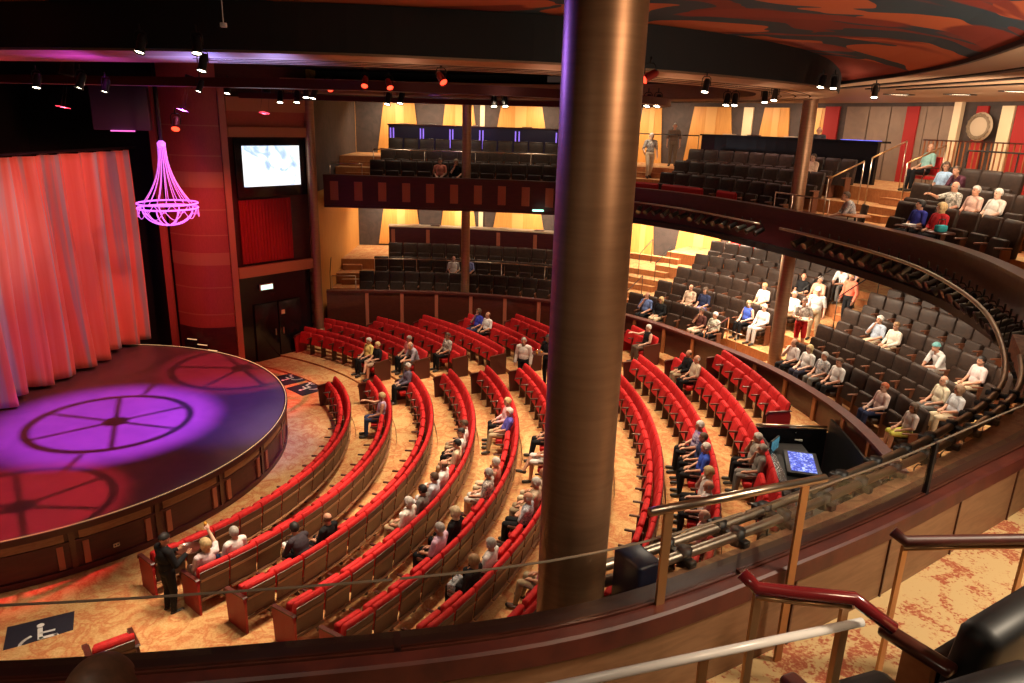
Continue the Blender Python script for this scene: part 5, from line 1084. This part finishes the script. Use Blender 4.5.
# ------------------------------------------------------------------ stage lamps on the ring and trusses
spots = [(141, 44, 9.75, 0), (197, 45, 9.75, 0), (37, 81, 9.1, 0), (81, 81, 9.1, 0), (106, 86, 9.1, 0), (203, 63, 9.3, 0), (200, 86, 9.2, 0), (228, 88, 9.2, 0), (280, 97, 9.2, 0), (297, 97, 9.2, 0), (306, 92, 9.2, 0), (314, 93, 9.2, 0), (388, 99, 9.25, 0), (401, 98, 9.25, 0), (494, 101, 9.25, 0), (505, 101, 9.25, 0), (648, 101, 9.3, 0), (658, 101, 9.3, 0), (727, 100, 9.3, 0), (735, 100, 9.3, 0), (822, 82, 9.42, 0), (834, 83, 9.42, 0), (875, 92, 9.45, 0), (706, 86, 9.35, 0), (765, 97, 9.35, 0), (775, 95, 9.35, 0),
         (225, 95, 9.3, 1), (329, 86, 9.3, 1), (365, 82, 9.3, 1), (389, 84, 9.3, 1), (441, 78, 9.3, 1), (650, 76, 9.3, 1), (176, 124, 8.6, 1)]
spots.sort(key=lambda q: (q[3], q[0])); _c = [0, 0]
desc = {0: 'bright stage lamp', 1: 'red glowing stage lamp'}
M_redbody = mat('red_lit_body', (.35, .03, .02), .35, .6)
for i, (x, y, z, c) in enumerate(spots):
    _c[c] += 1; P = at_z(x, y, z)
    if P[1] > 27.5 or P[1] < 0: P = at_y(x, y, 24.)
    if (x, y) in ((141, 44), (197, 45)): P = at_y(x, y, 8.5)
    if (x, y) in ((822, 82), (834, 83)): P = at_y(x, y, 13.)
    if (x, y) == (875, 92): P = at_y(x, y, 15.)
    sc = min(1.25, max(.75, P[1] / 17)) * .85
    lamp(tuple(P), (random.uniform(-.3, .1), -.35, -1) if c == 0 else (random.uniform(-1, 1), -.5, -.5), '%s, %s from the stage end of the dark ceiling ring' % (desc[c], (ORD + ['thirty-third', 'thirty-fourth'])[_c[c]]), 'lamps on the ceiling ring', sc, M_glow if c == 0 else M_glowr, M_black if c == 0 else M_redbody)
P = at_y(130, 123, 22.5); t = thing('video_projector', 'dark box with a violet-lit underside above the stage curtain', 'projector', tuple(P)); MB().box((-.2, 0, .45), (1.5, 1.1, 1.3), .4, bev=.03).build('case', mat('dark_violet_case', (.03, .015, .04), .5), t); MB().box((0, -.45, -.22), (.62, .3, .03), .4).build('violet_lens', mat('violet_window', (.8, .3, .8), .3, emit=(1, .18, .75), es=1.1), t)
t = thing('hanging_box', 'small white box on a thin cord above the bright lamps', 'sensor', tuple(at_y(223.5, 25, 9.))); MB().box((0, 0, 0), (.07, .05, .05), bev=.008).build('case', M_white, t); MB().tube([(0, 0, .02), (0, 0, .9)], .006, 6).build('cord', M_white, t)
tag(MB().box((0, 0, 0), (.42, .12, .06), 0, bev=.02).build('soffit_light', M_exit, None, at_y(538, 210, 27.3) - np.array([0, 0, .02])), 'pale green lit sign under the far upper balcony', 'sign')

# ------------------------------------------------------------------ lights
def light(kind, loc, tgt=None, e=100, col=(1, 1, 1), size=.5, spot=None, blend=.5, sy=None):
    l = bpy.data.lights.new('light', kind); l.energy = e; l.color = col
    if kind == 'AREA': l.size = size; l.shape = 'RECTANGLE' if sy else 'SQUARE'; l.size_y = sy or size
    else: l.shadow_soft_size = size
    if kind == 'SPOT': l.spot_size = R_(spot or 60); l.spot_blend = blend
    o = bpy.data.objects.new('light', l); COL.objects.link(o); o.location = loc
    if tgt is not None: o.rotation_euler = (Vector(tgt) - Vector(loc)).to_track_quat('-Z', 'Y').to_euler()
    return o
WARM = (1, .76, .52); WARM2 = (1, .82, .60)
# house lights over the stalls
for p, q, e, c in (((-1.8, 13.0, 9.3), (-2.4, 12.0), 1500, 56), ((-1.6, 17, 9.3), (-2.9, 17.3), 2500, 57), ((-.6, 20, 9.3), (-1.0, 20.6), 1500, 58), ((.6, 15.2, 9.3), (.8, 14.6), 1500, 70), ((2.4, 18.2, 9.3), (2.4, 18.0), 1600, 74), ((2.2, 23.6, 9.3), (2.0, 24.4), 1500, 74), ((5, 20.5, 9.3), (5.2, 20.5), 1500, 74), ((-3.0, 24.0, 9.2), (-4.0, 26.2), 1700, 60), ((4.2, 15.0, 9.3), (4.4, 14.6), 1300, 74), ((-4.2, 11.6, 9.2), (-4.6, 10.2), 1500, 44), ((-5.6, 10.2, 9.2), (-7.6, 9.3), 2300, 36), ((-3.6, 13.2, 9.3), (-4.5, 12.9), 2000, 40), ((-2.6, 20.5, 9.3), (-4.7, 21.8), 2000, 40)):
    light('SPOT', p, (q[0], q[1], 0), e * 1.3, WARM, .35, c, .6)
# curtain wash
light('SPOT', (-5.0, 16.5, 9.0), (-13.4, 19.4, 4.9), 1450, (1, .27, .17), .3, 66, .6)
light('SPOT', (-5.5, 21.5, 9.1), (-13.0, 22.0, 4.9), 900, (1, .22, .17), .3, 60, .6)
light('SPOT', (-6.0, 15.0, 8.9), (-13.3, 18.6, 5.6), 650, (.80, .85, .95), .3, 24, .9)
# proscenium red wash, and red on the floor by the mats
light('SPOT', (-7.5, 19.5, 9.0), (-10.4, 25, 3.0), 950, (1, .10, .06), .3, 50, .7)
light('SPOT', (-5.5, 18.0, 9.1), (-6.8, 22.0, 0), 260, (1, .14, .08), .3, 40, .8)
light('SPOT', (-9.5, 14.5, 9.0), (-12.0, 15.0, 1), 420, (1, .05, .09), .02, 46, .6)
light('SPOT', (-8, 20.5, 9.1), (-11.2, 21.6, 1), 360, (1, .03, .10), .02, 52, .7)
# added gobo projectors over the stage, shading wheel patterns in place of unseen chandeliers
def gobo(loc, tgt, rad, col, e, label, spread):
    L = (Vector(tgt) - Vector(loc)).length; o = light('SPOT', loc, tgt, e, col, .005, spread, .55)
    t = thing('added_gobo_projector', label, 'projector', loc); t.rotation_euler = o.rotation_euler; k = .55; r = rad * k / L
    m = MB().tube([(r * math.cos(2 * PI * i / 40), r * math.sin(2 * PI * i / 40), -k) for i in range(40)], r * .055, 6, 0, True)
    for a in (.3, 1.25, 2.2): m.tube([(r * math.cos(a), r * math.sin(a), -k), (r * math.cos(a + PI), r * math.sin(a + PI), -k)], r * .035, 6)
    m.lathe([(.001, -k), (r * .17, -k)], n=16); m.build('gobo_wheel', M_black, t)
    MB().lathe([(.001, .25), (.10, .25), (.12, .0), (.12, .04), (.105, .04), (.09, .2)], n=16).build('housing', M_black, t)
    MB().tube([(.11, 0, 0), (r + .01, 0, -k)], .0035, 6).tube([(-.11, 0, 0), (-r - .01, 0, -k)], .0035, 6).build('gobo_arm', M_black, t)
gobo((-7.6, 17.6, 9.3), (-10.15, 17.3, ZS), 1.80, (.44, .06, 1), 17000, 'added projector throwing the violet wheel pattern on the stage', 38)
gobo((-6.8, 20.6, 9.3), (-8.5, 21.7, ZS), 1.95, (1, .05, .09), 4200, 'added projector throwing the red wheel pattern by the stage steps', 34)
gobo((-8.0, 13.6, 9.3), (-9.8, 13.0, ZS), 1.7, (1, .04, .07), 4600, 'added projector throwing the red wheel pattern on the near stage edge', 30)
light('SPOT', (-4.5, 15.5, 9.2), (-7.4, 18.2, ZS), 3600, (.10, .10, 1), .3, 34, .8)
# the bronze ring is washed from below: red, violet, blue-white, then warm
for (x, y), col, e in (((-11.0, 12.3), (1, .08, .06), 90), ((-8.6, 11.4), (1, .08, .12), 90), ((-6.4, 10.9), (.5, .06, 1), 130), ((-4.4, 10.5), (.2, .25, 1), 420), ((-3.4, 10.4), (.25, .3, 1), 260), ((-1.6, 10.5), (1, .7, .5), 26), ((.4, 10.9), (1, .7, .5), 32), ((2.4, 11.8), (1, .66, .42), 36), ((4.3, 13.2), (1, .66, .42), 40), ((5.8, 15.2), (1, .66, .42), 40), ((6.6, 17.2), (1, .66, .42), 40)):
    light('SPOT', (x, y + .35, 8.55), (x, y + .35, 9.5), e, col, .15, 100, .8)
# under-balcony and back-wall light
def along(C, ss, d, z, e, col, size, drop=-1.): 
    for s in ss:
        P, N = C.at(s, d); light('AREA', (P[0], P[1], z), (P[0] + N[0] * .4, P[1] + N[1] * .4, z - 1), e, col, size)
along(LP, (2, 4.5, 7, 9), 5.9, 5.35, 110, WARM2, .5)
along(LP, (10.3, 11.3, 12.6), 5.6, 5.33, 190, WARM2, .5)
along(LP, (2.5, 5.5, 8.5), 2.2, 5.35, 26, WARM, .5)
along(LP, (11.5, 13.5, 15.5, 17.2, 19.5, 22, 24), 2.0, 5.33, 110, WARM2, .5)
along(LP, (15.9, 16.8), 1.2, 5.33, 120, WARM2, .4)
along(UP, (1.5, 3.5, 5.5, 7.5, 9.5), 5.7, 9.4, 60, WARM, .4)
along(UP, (11.0, 12.3, 13.6), 5.7, 9.5, 34, WARM, .4)
along(UP, (15.5, 17.2, 19.0, 20.5), 5.4, 9.55, 30, WARM, .4)
along(UP, (19.3, 21.5, 23.5), 2.0, 9.55, 80, WARM2, .4)
along(UP, (11.0,), 2.2, 9.5, 40, WARM2, .4)
light('SPOT', (-5.2, 16.0, 8.3), (-5.4, 16.6, 9.25), 160, (.08, .10, 1), .15, 90, .8)
along(UP, (2.5, 5, 7.5), 1.6, 9.35, 26, WARM2, .4)
along(UP, (13.5, 15.0), 2.8, 9.5, 26, (1, .6, .5), .4)
light('SPOT', (-3, 26, 9.3), (-2.5, 32.5, 8.0), 60, (.25, .12, 1), .3, 40, .8)
# light on the painted ceiling, the thick column and the near balcony
light('SPOT', (6.2, 6.5, 7.6), (3.6, 9.5, 10.4), 480, (1, .74, .52), .5, 120, .6)
light('SPOT', (9.5, 13.5, 7.4), (9.6, 15.5, 9.7), 900, (1, .72, .48), .5, 130, .6)
light('SPOT', (4.5, 2.5, 9.6), (2.4, 3.3, 6.0), 900, WARM2, .25, 80, .7)
light('SPOT', (2.6, .9, 9.3), (.4, 3.4, 8.0), 290, (1, .72, .46), .4, 70, .7)
light('AREA', (1.5, 6.0, 7.6), (3.5, 5.2, 6.2), 30, WARM2, .4)
light('SPOT', (-3.0, 6.5, 9.4), (.3, 3.5, 8.6), 300, (.25, .15, 1), .2, 30, .8)
light('SPOT', (-1.5, .3, 9.8), (-.6, 2.9, 6.6), 90, WARM2, .3, 80, .7)
w = bpy.data.worlds.new('world'); SC.world = w; w.use_nodes = True; w.node_tree.nodes['Background'].inputs[0].default_value = (.9, .55, .42, 1); w.node_tree.nodes['Background'].inputs[1].default_value = .035
vs = SC.view_settings; vs.view_transform = 'Standard'; vs.look = 'None'; vs.exposure = 0; vs.gamma = 1; vs.use_curve_mapping = False
SC.cycles.use_denoising = True; SC.cycles.max_bounces = 6; SC.cycles.sample_clamp_indirect = 4
